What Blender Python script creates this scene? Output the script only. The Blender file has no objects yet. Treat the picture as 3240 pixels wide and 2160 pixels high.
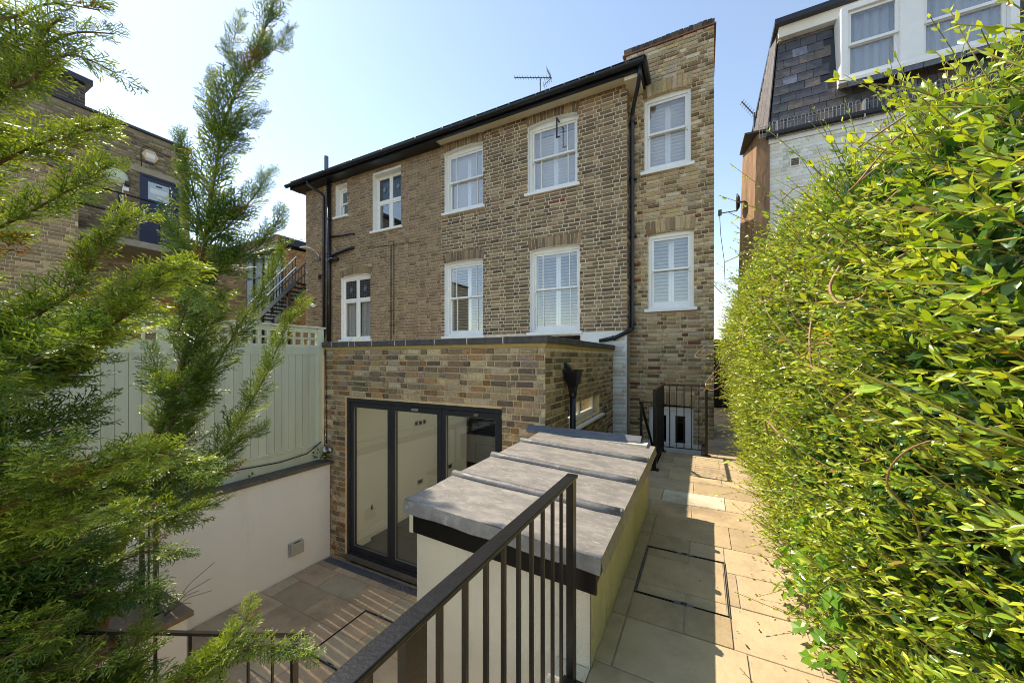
import bpy, math, random
import numpy as np
from mathutils import Matrix, Vector

S = bpy.context.scene
R = math.radians
# ---------------------------------------------------------------- camera, sky, sun, exposure
cam = bpy.data.cameras.new("camera")
camo = bpy.data.objects.new("camera", cam)
S.collection.objects.link(camo)
cam.sensor_width = 36.0
cam.lens = 12.944
cam.shift_y = 0.0160
cam.clip_start = 0.02
cam.clip_end = 3000
camo.location = (0, 0, 1.42)
camo.rotation_euler = (R(90), 0, R(27.443))
S.camera = camo

SUN_EL = 51.0
SUN_TILT = 4.9          # degrees behind the plane of the facade; the sun stands to the left (-X)
to_sun = Vector((-math.cos(R(SUN_EL)) * math.cos(R(SUN_TILT)), math.cos(R(SUN_EL)) * math.sin(R(SUN_TILT)), math.sin(R(SUN_EL))))
world = bpy.data.worlds.new("World")
S.world = world
world.use_nodes = True
wn = world.node_tree
sky = wn.nodes.new("ShaderNodeTexSky")
sky.sky_type = 'NISHITA'
sky.sun_disc = False
sky.sun_elevation = R(SUN_EL)
sky.sun_rotation = R(-90 + SUN_TILT)
sky.air_density = 1.0
sky.dust_density = 0.18
sky.ozone_density = 1.2
bg = wn.nodes["Background"]
wn.links.new(sky.outputs[0], bg.inputs[0])
bg.inputs[1].default_value = 0.135

sl = bpy.data.lights.new("sun", 'SUN')
sl.energy = 2.85
sl.angle = R(0.53)
sl.color = (1.0, 0.95, 0.86)
slo = bpy.data.objects.new("sun", sl)
S.collection.objects.link(slo)
slo.rotation_euler = to_sun.to_track_quat('Z', 'Y').to_euler()

vs = S.view_settings
vs.view_transform = 'Standard'
vs.look = 'None'
vs.gamma = 1.0
vs.use_curve_mapping = False
vs.exposure = 1.28
vs.use_white_balance = True
vs.white_balance_temperature = 7800
vs.white_balance_tint = 10
S.cycles.max_bounces = 6
S.cycles.diffuse_bounces = 3
S.cycles.glossy_bounces = 3
S.cycles.transparent_max_bounces = 10
S.cycles.transmission_bounces = 3
S.cycles.use_adaptive_sampling = True
S.cycles.adaptive_threshold = 0.02
S.cycles.pixel_filter_type = 'BLACKMAN_HARRIS'
S.cycles.filter_width = 0.95
S.cycles.sample_clamp_indirect = 6.0

# ---------------------------------------------------------------- helpers
COL = S.collection
rnd = random.Random(7)

def node(nt, kind, **kw):
    n = nt.nodes.new(kind)
    for k, v in kw.items():
        setattr(n, k, v)
    return n

def mat(name, color, rough=0.7, metal=0.0, var=0.0, scale=6.0, var2=None, bump=0.0, bscale=60.0, attr=False, spec=0.5,
        stain=None, stretch=None, detail=6.0, objvar=0.0):
    """principled material: base colour (or the 'col' attribute) varied by world space noise, noise bump, optional stain colour"""
    m = bpy.data.materials.new(name)
    m.use_nodes = True
    nt = m.node_tree
    b = nt.nodes["Principled BSDF"]
    b.inputs["Roughness"].default_value = rough
    b.inputs["Metallic"].default_value = metal
    b.inputs["Specular IOR Level"].default_value = spec
    geo = node(nt, "ShaderNodeNewGeometry")
    pos = geo.outputs["Position"]
    if stretch:
        mp = node(nt, "ShaderNodeMapping")
        mp.inputs["Scale"].default_value = stretch
        nt.links.new(pos, mp.inputs[0])
        pos = mp.outputs[0]
    if attr:
        at = node(nt, "ShaderNodeAttribute", attribute_name="col")
        col = at.outputs["Color"]
    else:
        rgb = node(nt, "ShaderNodeRGB")
        rgb.outputs[0].default_value = (*color, 1)
        col = rgb.outputs[0]
    if var > 0:
        nz = node(nt, "ShaderNodeTexNoise")
        nz.inputs["Scale"].default_value = scale
        nz.inputs["Detail"].default_value = detail
        nz.inputs["Roughness"].default_value = 0.65
        nt.links.new(pos, nz.inputs["Vector"])
        mr = node(nt, "ShaderNodeMapRange")
        mr.inputs[1].default_value = 0.25
        mr.inputs[2].default_value = 0.75
        mr.inputs[3].default_value = 1 - var
        mr.inputs[4].default_value = 1 + var
        nt.links.new(nz.outputs[0], mr.inputs[0])
        mx = node(nt, "ShaderNodeMix", data_type='RGBA', blend_type='MULTIPLY')
        mx.inputs[0].default_value = 1.0
        nt.links.new(col, mx.inputs[6])
        nt.links.new(mr.outputs[0], mx.inputs[7])
        col = mx.outputs[2]
    if objvar > 0:
        oi = node(nt, "ShaderNodeObjectInfo")
        mr = node(nt, "ShaderNodeMapRange")
        mr.inputs[3].default_value = 1 - objvar
        mr.inputs[4].default_value = 1 + objvar
        nt.links.new(oi.outputs["Random"], mr.inputs[0])
        mx = node(nt, "ShaderNodeMix", data_type='RGBA', blend_type='MULTIPLY')
        mx.inputs[0].default_value = 1.0
        nt.links.new(col, mx.inputs[6])
        nt.links.new(mr.outputs[0], mx.inputs[7])
        col = mx.outputs[2]
    if stain:
        for (scol, sscale, lo, hi, amt, sstretch) in stain:
            mp = node(nt, "ShaderNodeMapping")
            mp.inputs["Scale"].default_value = sstretch
            mp.inputs["Location"].default_value = (sscale * 1.7, sscale, 3.1)
            nt.links.new(geo.outputs["Position"], mp.inputs[0])
            nz = node(nt, "ShaderNodeTexNoise")
            nz.inputs["Scale"].default_value = sscale
            nz.inputs["Detail"].default_value = 8
            nz.inputs["Roughness"].default_value = 0.7
            nt.links.new(mp.outputs[0], nz.inputs["Vector"])
            mr = node(nt, "ShaderNodeMapRange")
            mr.inputs[1].default_value = lo
            mr.inputs[2].default_value = hi
            mr.inputs[3].default_value = 0
            mr.inputs[4].default_value = amt
            nt.links.new(nz.outputs[0], mr.inputs[0])
            mx = node(nt, "ShaderNodeMix", data_type='RGBA')
            nt.links.new(mr.outputs[0], mx.inputs[0])
            nt.links.new(col, mx.inputs[6])
            mx.inputs[7].default_value = (*scol, 1)
            col = mx.outputs[2]
    nt.links.new(col, b.inputs["Base Color"])
    if bump > 0:
        nb = node(nt, "ShaderNodeTexNoise")
        nb.inputs["Scale"].default_value = bscale
        nb.inputs["Detail"].default_value = 5
        nt.links.new(pos, nb.inputs["Vector"])
        bp = node(nt, "ShaderNodeBump")
        bp.inputs["Strength"].default_value = bump
        bp.inputs["Distance"].default_value = 0.01
        nt.links.new(nb.outputs[0], bp.inputs["Height"])
        nt.links.new(bp.outputs[0], b.inputs["Normal"])
    return m

def glass_mat(name, tint=(1, 1, 1), boost=1.7, rough=0.0, wav=0.0):
    m = bpy.data.materials.new(name)
    m.use_nodes = True
    nt = m.node_tree
    nt.nodes.remove(nt.nodes["Principled BSDF"])
    out = nt.nodes["Material Output"]
    tr = node(nt, "ShaderNodeBsdfTransparent")
    tr.inputs[0].default_value = (*tint, 1)
    gl = node(nt, "ShaderNodeBsdfGlossy")
    gl.inputs["Roughness"].default_value = rough
    geo0 = node(nt, "ShaderNodeNewGeometry")
    dt = node(nt, "ShaderNodeVectorMath", operation='DOT_PRODUCT')
    nt.links.new(geo0.outputs["Normal"], dt.inputs[0])
    nt.links.new(geo0.outputs["Incoming"], dt.inputs[1])
    ab = node(nt, "ShaderNodeMath", operation='ABSOLUTE')
    nt.links.new(dt.outputs["Value"], ab.inputs[0])
    om = node(nt, "ShaderNodeMath", operation='SUBTRACT', use_clamp=True)
    om.inputs[0].default_value = 1.0
    nt.links.new(ab.outputs[0], om.inputs[1])
    pw = node(nt, "ShaderNodeMath", operation='POWER')
    pw.inputs[1].default_value = 5.0
    nt.links.new(om.outputs[0], pw.inputs[0])
    mu = node(nt, "ShaderNodeMath", operation='MULTIPLY_ADD', use_clamp=True)
    mu.inputs[1].default_value = 0.95
    mu.inputs[2].default_value = 0.04 * boost
    nt.links.new(pw.outputs[0], mu.inputs[0])
    if wav:
        geo = node(nt, "ShaderNodeNewGeometry")
        nb = node(nt, "ShaderNodeTexNoise")
        nb.inputs["Scale"].default_value = 3.0
        nt.links.new(geo.outputs["Position"], nb.inputs["Vector"])
        bp = node(nt, "ShaderNodeBump")
        bp.inputs["Strength"].default_value = wav
        bp.inputs["Distance"].default_value = 0.02
        nt.links.new(nb.outputs[0], bp.inputs["Height"])
        nt.links.new(bp.outputs[0], gl.inputs["Normal"])
    ms = node(nt, "ShaderNodeMixShader")
    nt.links.new(mu.outputs[0], ms.inputs[0])
    nt.links.new(tr.outputs[0], ms.inputs[1])
    nt.links.new(gl.outputs[0], ms.inputs[2])
    nt.links.new(ms.outputs[0], out.inputs[0])
    return m

def leaf_mat(name, rough=0.35, trans=0.45, gloss=0.5):
    m = bpy.data.materials.new(name)
    m.use_nodes = True
    nt = m.node_tree
    b = nt.nodes["Principled BSDF"]
    b.inputs["Roughness"].default_value = rough
    b.inputs["Specular IOR Level"].default_value = gloss
    at = node(nt, "ShaderNodeAttribute", attribute_name="col")
    nt.links.new(at.outputs["Color"], b.inputs["Base Color"])
    tl = node(nt, "ShaderNodeBsdfTranslucent")
    mx = node(nt, "ShaderNodeMix", data_type='RGBA', blend_type='MULTIPLY')
    mx.inputs[0].default_value = 1
    mx.inputs[7].default_value = (1.5, 1.35, 0.5, 1)
    nt.links.new(at.outputs["Color"], mx.inputs[6])
    nt.links.new(mx.outputs[2], tl.inputs[0])
    ms = node(nt, "ShaderNodeMixShader")
    ms.inputs[0].default_value = trans
    nt.links.new(b.outputs[0], ms.inputs[1])
    nt.links.new(tl.outputs[0], ms.inputs[2])
    nt.links.new(ms.outputs[0], nt.nodes["Material Output"].inputs[0])
    return m

class MB:
    """collects shapes in world coordinates; build() links them as ONE mesh object"""
    def __init__(s):
        s.v = []
        s.f = []
    def quad(s, *p):
        n = len(s.v)
        s.v += [tuple(q) for q in p]
        s.f.append(tuple(range(n, n + len(p))))
        return s
    def hexa(s, p):      # 8 corners: 0-3 bottom loop, 4-7 top loop
        n = len(s.v)
        s.v += [tuple(q) for q in p]
        s.f += [tuple(n + i for i in f) for f in ((3, 2, 1, 0), (4, 5, 6, 7), (0, 1, 5, 4), (1, 2, 6, 5), (2, 3, 7, 6), (3, 0, 4, 7))]
        return s
    def box(s, x0, x1, y0, y1, z0, z1):
        return s.hexa([(x0, y0, z0), (x1, y0, z0), (x1, y1, z0), (x0, y1, z0), (x0, y0, z1), (x1, y0, z1), (x1, y1, z1), (x0, y1, z1)])
    def bar(s, a, b, w, h=None, up=(0, 0, 1)):   # rectangular bar from a to b
        h = w if h is None else h
        a, b = Vector(a), Vector(b)
        d = (b - a).normalized()
        u = Vector(up)
        if abs(d.dot(u)) > 0.95:
            u = Vector((0, 1, 0))
        r = d.cross(u).normalized() * w / 2
        u = r.cross(d).normalized() * h / 2
        return s.hexa([a - r - u, a + r - u, b + r - u, b - r - u, a - r + u, a + r + u, b + r + u, b - r + u])
    def tube(s, pts, r, n=8, cap=True):
        pts = [Vector(p) for p in pts]
        rs = r if isinstance(r, (list, tuple)) else [r] * len(pts)
        base = len(s.v)
        prev = None
        for i, p in enumerate(pts):
            d = (pts[min(i + 1, len(pts) - 1)] - pts[max(i - 1, 0)]).normalized()
            if prev is None:
                u = Vector((0, 0, 1)) if abs(d.z) < 0.9 else Vector((1, 0, 0))
                x = d.cross(u).normalized()
            else:
                x = (prev - d * prev.dot(d)).normalized()
            prev = x
            y = d.cross(x)
            for k in range(n):
                t = 2 * math.pi * k / n
                s.v.append(tuple(p + (x * math.cos(t) + y * math.sin(t)) * rs[i]))
        for i in range(len(pts) - 1):
            for k in range(n):
                a = base + i * n + k
                b = base + i * n + (k + 1) % n
                s.f.append((a, b, b + n, a + n))
        if cap:
            s.f.append(tuple(base + k for k in range(n - 1, -1, -1)))
            e = base + (len(pts) - 1) * n
            s.f.append(tuple(e + k for k in range(n)))
        return s
    def lathe(s, c, prof, n=16, axis='z'):       # prof: (radius, height) list
        base = len(s.v)
        for r, h in prof:
            for k in range(n):
                t = 2 * math.pi * k / n
                a, b = r * math.cos(t), r * math.sin(t)
                o = {'z': (a, b, h), 'y': (a, h, b), 'x': (h, a, b)}[axis]
                s.v.append((c[0] + o[0], c[1] + o[1], c[2] + o[2]))
        for i in range(len(prof) - 1):
            for k in range(n):
                a = base + i * n + k
                b = base + i * n + (k + 1) % n
                s.f.append((a, b, b + n, a + n))
        s.f.append(tuple(base + k for k in range(n)))
        e = base + (len(prof) - 1) * n
        s.f.append(tuple(e + k for k in range(n)))
        return s
    def prism(s, poly, fn, d0, d1):              # poly in 2D, fn(a, b, d) -> xyz
        n = len(poly)
        base = len(s.v)
        s.v += [fn(a, b, d0) for a, b in poly] + [fn(a, b, d1) for a, b in poly]
        s.f.append(tuple(base + i for i in range(n)))
        s.f.append(tuple(base + n + i for i in range(n - 1, -1, -1)))
        for i in range(n):
            j = (i + 1) % n
            s.f.append((base + j, base + i, base + n + i, base + n + j))
        return s
    def build(s, name, m, parent=None, bevel=0.0, smooth=False, col=None):
        me = bpy.data.meshes.new(name)
        me.from_pydata([tuple(map(float, p)) for p in s.v], [], s.f)
        me.materials.append(m)
        if smooth:
            me.shade_smooth()
        if col is not None:
            a = me.attributes.new("col", 'FLOAT_COLOR', 'POINT')
            a.data.foreach_set("color", np.tile(np.array([*col, 1.0], dtype=np.float32), len(me.vertices)))
        me.validate()
        o = bpy.data.objects.new(name, me)
        COL.objects.link(o)
        fix_normals(me)
        adopt(o, parent)
        if bevel:
            bv = o.modifiers.new("bevel", 'BEVEL')
            bv.width = bevel
            bv.segments = 2
            bv.limit_method = 'ANGLE'
        return o

def fix_normals(me):
    import bmesh
    bm = bmesh.new()
    bm.from_mesh(me)
    bmesh.ops.recalc_face_normals(bm, faces=bm.faces)
    bm.to_mesh(me)
    bm.free()

def adopt(o, parent):
    if parent is not None:
        o.parent = parent
        root = parent
        while root.parent is not None:
            root = root.parent
        if parent is root:
            o.matrix_parent_inverse = Matrix.Translation(-Vector(root.location))
    return o

def tag(o, label=None, cat=None, group=None, kind=None):
    if label: o["label"] = label
    if cat: o["category"] = cat
    if group: o["group"] = group
    if kind: o["kind"] = kind
    return o

def thing(name, label, cat, loc, group=None):
    o = bpy.data.objects.new(name, None)
    o.empty_display_size = 0.2
    COL.objects.link(o)
    o.location = loc
    return tag(o, label, cat, group)

def struct(name, mb, m, **k):
    return tag(mb.build(name, m, None, **k), kind="structure")

def box(name, m, parent, x0, x1, y0, y1, z0, z1, bevel=0.0):
    return MB().box(x0, x1, y0, y1, z0, z1).build(name, m, parent, bevel)

def share(name, me, parent, loc, rotz=0.0, scale=(1, 1, 1), rot=None):
    o = bpy.data.objects.new(name, me)
    COL.objects.link(o)
    adopt(o, parent)
    o.location = loc
    o.rotation_euler = rot if rot else (0, 0, rotz)
    o.scale = scale
    return o

def np_mesh(name, V, F, m, parent, col=None, smooth=False):
    """V (n,3), F (k,q) arrays -> one mesh object"""
    me = bpy.data.meshes.new(name)
    nv, (nf, q) = len(V), F.shape
    me.vertices.add(nv)
    me.vertices.foreach_set("co", np.ascontiguousarray(V, dtype=np.float32).ravel())
    me.loops.add(nf * q)
    me.loops.foreach_set("vertex_index", np.ascontiguousarray(F, dtype=np.int32).ravel())
    me.polygons.add(nf)
    me.polygons.foreach_set("loop_start", np.arange(0, nf * q, q, dtype=np.int32))
    me.polygons.foreach_set("loop_total", np.full(nf, q, dtype=np.int32))
    if smooth:
        me.polygons.foreach_set("use_smooth", np.ones(nf, dtype=bool))
    me.update(calc_edges=True)
    if col is not None:
        a = me.attributes.new("col", 'FLOAT_COLOR', 'POINT')
        c = np.ones((nv, 4), dtype=np.float32)
        c[:, :3] = col
        a.data.foreach_set("color", c.ravel())
    me.materials.append(m)
    o = bpy.data.objects.new(name, me)
    COL.objects.link(o)
    return adopt(o, parent)

CA, SA = math.cos(R(27.443)), math.sin(R(27.443))
def in_view(x, y, z, margin=1.03):
    """is a point inside the camera's field, and how deep"""
    dep = -x * SA + y * CA
    if dep < 0.1:
        return 0
    u = (x * CA + y * SA) / dep * 0.7191
    v = ((z - 1.42) / dep) * 0.7191 - 0.032
    return dep if abs(u) < margin and abs(v) < margin * 0.6667 else 0

# ---------------------------------------------------------------- bricks
def lay(a0, a1, z0, z1, openings=(), course=0.075, st=0.215, hd=0.1025, j=0.015, seed=0, bond='flemish'):
    """brick rectangles (a0, a1, zc) of a wall panel, cut round the openings (a0, a1, z0, z1)"""
    rg = random.Random(seed)
    out = []
    z, row = z0, 0
    while z + course * 0.6 < z1:
        zc = z + course / 2
        a = a0 - (st * 0.5 + hd * 0.5 + j if row % 2 else 0) - rg.uniform(0, 0.02)
        k = 0
        while a < a1:
            L = (st if (k + row) % 2 == 0 else hd) if bond == 'flemish' else st
            L *= rg.uniform(0.96, 1.03)
            segs = [(max(a, a0), min(a + L, a1))]
            for (o0, o1, p0, p1) in openings:
                if p0 < zc < p1:
                    ns = []
                    for (s0, s1) in segs:
                        if o1 <= s0 or o0 >= s1:
                            ns.append((s0, s1))
                        else:
                            if s0 < o0: ns.append((s0, o0))
                            if s1 > o1: ns.append((o1, s1))
                    segs = ns
            out += [(s0, s1, zc) for s0, s1 in segs if s1 - s0 > 0.025]
            a += L + j
            k += 1
        z += course
        row += 1
    return out

UNIT_F = np.array([(8, 9, 10, 11), (4, 5, 9, 8), (5, 6, 10, 9), (6, 7, 11, 10), (7, 4, 8, 11), (0, 1, 5, 4), (1, 2, 6, 5), (2, 3, 7, 6), (3, 0, 4, 7)])
def unit_brick(rg, rough=0.05):
    c = []
    for y, ix, iz in ((0.25, 0, 0), (-0.72, 0, 0), (-1, 0.022, 0.07)):
        for sx, sz in ((-1, -1), (1, -1), (1, 1), (-1, 1)):
            jx, jz = rg.uniform(-rough, rough) * 0.35, rg.uniform(-rough, rough)
            jy = rg.uniform(-0.25, 0.1) if y == -1 else 0
            c.append((sx * (0.5 - ix) + jx * (y < 0), y + jy, sz * (0.5 - iz) + jz * (y < 0)))
    return np.array(c)

class Bricks:
    """bricks of one thing: the ones that show largest become objects, the rest one part"""
    def __init__(s, seed, material, rough=0.05):
        s.items = []
        s.rg = random.Random(seed)
        s.m = material
        s.rough = rough
        s.meshes = {}
    def variants(s, pal):
        key = id(pal)
        if key not in s.meshes:
            vs_ = []
            for i, c in enumerate(pal):
                for k in range(4):
                    f = s.rg.uniform(0.78, 1.22)
                    col = tuple(min(0.9, x * f * s.rg.uniform(0.94, 1.06)) for x in c)
                    V = unit_brick(s.rg, s.rough)
                    me = bpy.data.meshes.new("brick")
                    me.from_pydata([tuple(p) for p in V], [], [tuple(int(q) for q in f_) for f_ in UNIT_F])
                    me.materials.append(s.m)
                    a = me.attributes.new("col", 'FLOAT_COLOR', 'POINT')
                    a.data.foreach_set("color", np.tile(np.array([*col, 1.0], dtype=np.float32), 12))
                    vs_.append((V, col, me))
            s.meshes[key] = vs_
        return s.meshes[key]
    def add(s, c, rot, size, pal, name='brick'):
        """c centre on the wall face, rot euler (x,y,z), size (len, proud, height)"""
        s.items.append((c, rot, size, s.rg.choice(s.variants(pal)), name))
    def wall_y(s, y, rects, pal, proud=0.009, h=0.060, pick=None):
        for a0, a1, zc in rects:
            p = pick((a0 + a1) / 2, zc, s.rg) if pick else pal
            s.add(((a0 + a1) / 2, y, zc + s.rg.uniform(-.0025, .0025)), (0, s.rg.uniform(-.008, .008), 0), (a1 - a0, proud * s.rg.uniform(.7, 1.25), h * s.rg.uniform(.95, 1.05)), p)
    def wall_x(s, x, rects, pal, proud=0.009, h=0.060, sign=1, pick=None):
        for a0, a1, zc in rects:
            p = pick((a0 + a1) / 2, zc, s.rg) if pick else pal
            s.add((x, (a0 + a1) / 2, zc), (0, 0, R(90) * sign), (a1 - a0, proud * s.rg.uniform(.7, 1.25), h * s.rg.uniform(.95, 1.05)), p)
    def arch(s, y, x0, x1, zs, rise, h, pal, n, proud=0.011, fan=0.16):
        w = x1 - x0
        for i in range(n):
            t = (i + 0.5) / n * 2 - 1
            zb = zs + rise * (1 - t * t)
            ang = t * fan
            hh = h * s.rg.uniform(.97, 1.02)
            cx = (x0 + x1) / 2 + t * w / 2 + math.sin(ang) * hh / 2
            s.add((cx, y, zb + math.cos(ang) * hh / 2), (0, ang, 0), (w / n - 0.012, proud, hh), pal, 'arch_brick')
    def emit(s, parent, limit, stuff='brickwork'):
        def rank(it):
            c = it[0]
            d = in_view(*c, margin=1.0)
            return -(it[2][0] * it[2][2] / (d * d)) if d else 0
        order = sorted(range(len(s.items)), key=lambda i: (s.items[i][4] != 'arch_brick', rank(s.items[i])))
        n = 0
        VV, CC = [], []
        for q in order:
            c, rot, size, (V, col, me), name = s.items[q]
            if n < limit and in_view(*c, margin=1.0):
                share(name, me, parent, c, rot=rot, scale=size)
                n += 1
            else:
                M = np.array(Matrix.LocRotScale(Vector(c), __import__('mathutils').Euler(rot), Vector(size)))
                VV.append(V @ M[:3, :3].T + M[:3, 3])
                CC.append(np.tile(col, (12, 1)))
        if VV:
            k = len(VV)
            F = (UNIT_F[None] + (np.arange(k) * 12)[:, None, None]).reshape(-1, 4)
            tag(np_mesh(stuff, np.concatenate(VV), F, s.m, parent, np.concatenate(CC)), kind="stuff")

def holed_wall(mb, fn, a0, a1, z0, z1, openings, d=0.0):
    """front skin of a wall with rectangular holes; fn(a, z, depth) -> xyz"""
    A = sorted({a0, a1, *[min(max(v, a0), a1) for o in openings for v in o[:2]]})
    Z = sorted({z0, z1, *[min(max(v, z0), z1) for o in openings for v in o[2:]]})
    for i in range(len(A) - 1):
        for k in range(len(Z) - 1):
            ca, cz = (A[i] + A[i + 1]) / 2, (Z[k] + Z[k + 1]) / 2
            if any(o[0] < ca < o[1] and o[2] < cz < o[3] for o in openings):
                continue
            mb.quad(fn(A[i], Z[k], d), fn(A[i + 1], Z[k], d), fn(A[i + 1], Z[k + 1], d), fn(A[i], Z[k + 1], d))
    return mb

# ---------------------------------------------------------------- materials
M = {}
M['brick'] = mat('brick', (1, 1, 1), 0.9, var=0.30, scale=45, attr=True, bump=0.7, bscale=90, spec=0.2,
                 stain=[((0.09, 0.065, 0.045), 1.1, 0.50, 0.74, 0.5, (1, 1, 0.45)), ((0.50, 0.42, 0.30), 30, 0.64, 0.72, 0.35, (1, 1, 1))])
M['brick_ext'] = mat('reclaimed_brick', (1, 1, 1), 0.9, var=0.45, scale=34, attr=True, bump=0.6, bscale=110, spec=0.2,
                     stain=[((0.10, 0.075, 0.06), 26, 0.60, 0.68, 0.65, (1, 1, 1.6)), ((0.66, 0.57, 0.43), 24, 0.60, 0.68, 0.6, (1, 1, 1))])
M['mortar_pale'] = mat('pale_mortar', (0.72, 0.61, 0.45), 0.95, var=0.25, scale=9, bump=0.6, bscale=90, spec=0.1)
M['mortar_old'] = mat('old_mortar', (0.48, 0.37, 0.245), 0.95, var=0.25, scale=7, bump=0.6, bscale=90, spec=0.1)
M['mortar_ext'] = mat('buff_mortar', (0.74, 0.59, 0.35), 0.95, var=0.22, scale=8, bump=0.6, bscale=90, spec=0.1)
M['mortar_tower'] = mat('tower_mortar', (0.64, 0.51, 0.32), 0.95, var=0.25, scale=8, bump=0.6, bscale=90, spec=0.1)
M['white'] = mat('white_paint', (0.88, 0.865, 0.82), 0.42, var=0.05, scale=5, bump=0.08, bscale=30)
M['whitewall'] = mat('white_masonry', (0.88, 0.86, 0.80), 0.85, var=0.06, scale=3, bump=0.25, bscale=70,
                     stain=[((0.50, 0.45, 0.36), 2.0, 0.58, 0.78, 0.3, (3, 3, 0.5))])
M['cream'] = mat('cream_board', (0.78, 0.68, 0.48), 0.55, var=0.06, scale=4)
M['black'] = mat('black_plastic', (0.012, 0.013, 0.016), 0.3, var=0.1, scale=5)
M['iron'] = mat('black_iron', (0.010, 0.009, 0.008), 0.33, spec=0.35, var=0.35, scale=30, bump=0.1, bscale=120,
                stain=[((0.16, 0.12, 0.07), 45, 0.66, 0.74, 0.25, (1, 1, 1))])
M['grey_frame'] = mat('anthracite', (0.022, 0.024, 0.03), 0.38)
M['glass'] = glass_mat('window_glass', boost=4.0)
M['door_glass'] = glass_mat('door_glass', tint=(0.93, 0.94, 0.90), boost=2.6)
M['dark_glass'] = glass_mat('dark_glass', tint=(0.35, 0.38, 0.4), boost=2.0)
M['frost'] = mat('obscured_glass', (0.10, 0.16, 0.18), 0.18, var=0.1, scale=20)
M['lead'] = mat('sheet_lead', (0.22, 0.205, 0.19), 0.5, metal=0.0, var=0.25, scale=3.5, bump=0.5, bscale=9,
                stain=[((0.34, 0.32, 0.29), 7.0, 0.46, 0.62, 0.7, (1, 2.0, 1)), ((0.47, 0.44, 0.40), 17, 0.57, 0.66, 0.7, (1, 2.6, 1)), ((0.13, 0.115, 0.10), 10, 0.60, 0.74, 0.4, (1, 3.0, 1)), ((0.11, 0.09, 0.07), 70, 0.66, 0.74, 0.7, (1, 1, 1))])
M['lead_plain'] = mat('lead_flashing', (0.12, 0.13, 0.15), 0.5, var=0.25, scale=12, bump=0.2, bscale=25)  # darkened to stand in for flashing out of the sun
M['lead_roll'] = mat('lead_roll', (0.13, 0.13, 0.135), 0.5, var=0.35, scale=9, bump=0.5, bscale=18, stain=[((0.40, 0.38, 0.35), 16, 0.58, 0.70, 0.5, (2, 1, 1))])
M['render'] = mat('cream_render', (0.76, 0.67, 0.51), 0.9, var=0.08, scale=2.5, bump=0.4, bscale=110,
                  stain=[((0.42, 0.36, 0.25), 3.0, 0.58, 0.76, 0.4, (3, 3, 0.4)), ((0.30, 0.25, 0.18), 40, 0.68, 0.76, 0.4, (1, 1, 1))])
M['render_algae'] = mat('cream_render_algae', (0.60, 0.54, 0.36), 0.9, var=0.1, scale=3, bump=0.3, bscale=130,
                        stain=[((0.36, 0.35, 0.12), 2.2, 0.48, 0.78, 0.65, (1, 1.5, 0.7)), ((0.10, 0.10, 0.05), 5, 0.60, 0.75, 0.7, (1, 2.5, 0.5))])
M['stone'] = mat('sandstone', (1, 1, 1), 0.85, var=0.16, scale=5, attr=True, bump=0.45, bscale=28, spec=0.25,
                 stain=[((0.20, 0.15, 0.10), 1.7, 0.52, 0.72, 0.62, (1, 1, 1)), ((0.17, 0.13, 0.09), 26, 0.63, 0.73, 0.45, (1, 1, 1)), ((0.60, 0.50, 0.36), 7, 0.62, 0.74, 0.35, (1, 1.8, 1))])
M['joint'] = mat('paving_joint', (0.36, 0.30, 0.22), 0.95, var=0.3, scale=10)
M['coping'] = mat('weathered_coping', (0.09, 0.082, 0.075), 0.85, var=0.45, scale=14, bump=0.5, bscale=60,
                  stain=[((0.55, 0.52, 0.48), 32, 0.66, 0.72, 0.8, (1, 1, 1))])
M['coping_buff'] = mat('sandstone_coping', (0.14, 0.115, 0.085), 0.85, var=0.3, scale=8, bump=0.4, bscale=50)
M['fence'] = mat('sage_paint', (0.60, 0.64, 0.50), 0.65, var=0.10, scale=6, bump=0.3, bscale=30, stretch=(1, 1, 0.12), objvar=0.07,
                 stain=[((0.30, 0.31, 0.20), 7, 0.62, 0.78, 0.5, (1, 1, 0.25))])
M['slate'] = mat('slate', (1, 1, 1), 0.55, var=0.35, scale=9, attr=True, bump=0.35, bscale=30)
M['floor'] = mat('grey_floor_tile', (0.11, 0.105, 0.10), 0.3, var=0.08, scale=3)
M['plaster'] = mat('interior_plaster', (0.85, 0.82, 0.72), 0.8)
M['steel'] = mat('brushed_steel', (0.55, 0.54, 0.52), 0.3, metal=1.0)
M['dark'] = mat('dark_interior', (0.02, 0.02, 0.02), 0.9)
M['soil'] = mat('soil', (0.07, 0.05, 0.035), 0.95, var=0.4, scale=12, bump=0.8, bscale=40)
M['bark'] = mat('bark', (0.16, 0.085, 0.045), 0.85, var=0.4, scale=25, bump=0.6, bscale=60, stretch=(1, 1, 0.3))
M['vine'] = mat('vine_bark', (0.33, 0.19, 0.10), 0.6, var=0.3, scale=30)
M['leaf'] = leaf_mat('glossy_leaf', 0.24, 0.34, 0.7)
M['needle'] = leaf_mat('cypress_leaf', 0.42, 0.35, 0.5)
# ---------------------------------------------------------------- the setting
PATIO = -1.55
g = MB()
g.box(-900, -14.5, -900, 900, -1.9, -1.62).box(1.35, 900, -900, 900, -1.9, -0.06).box(-14.5, 1.35, -900, -3.2, -1.9, -0.4).box(-14.5, 1.35, 13.2, 900, -1.9, -0.06).box(-14.5, 1.35, -3.2, 13.2, -2.2, -1.7)
struct('ground', g, M['soil'])

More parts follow.
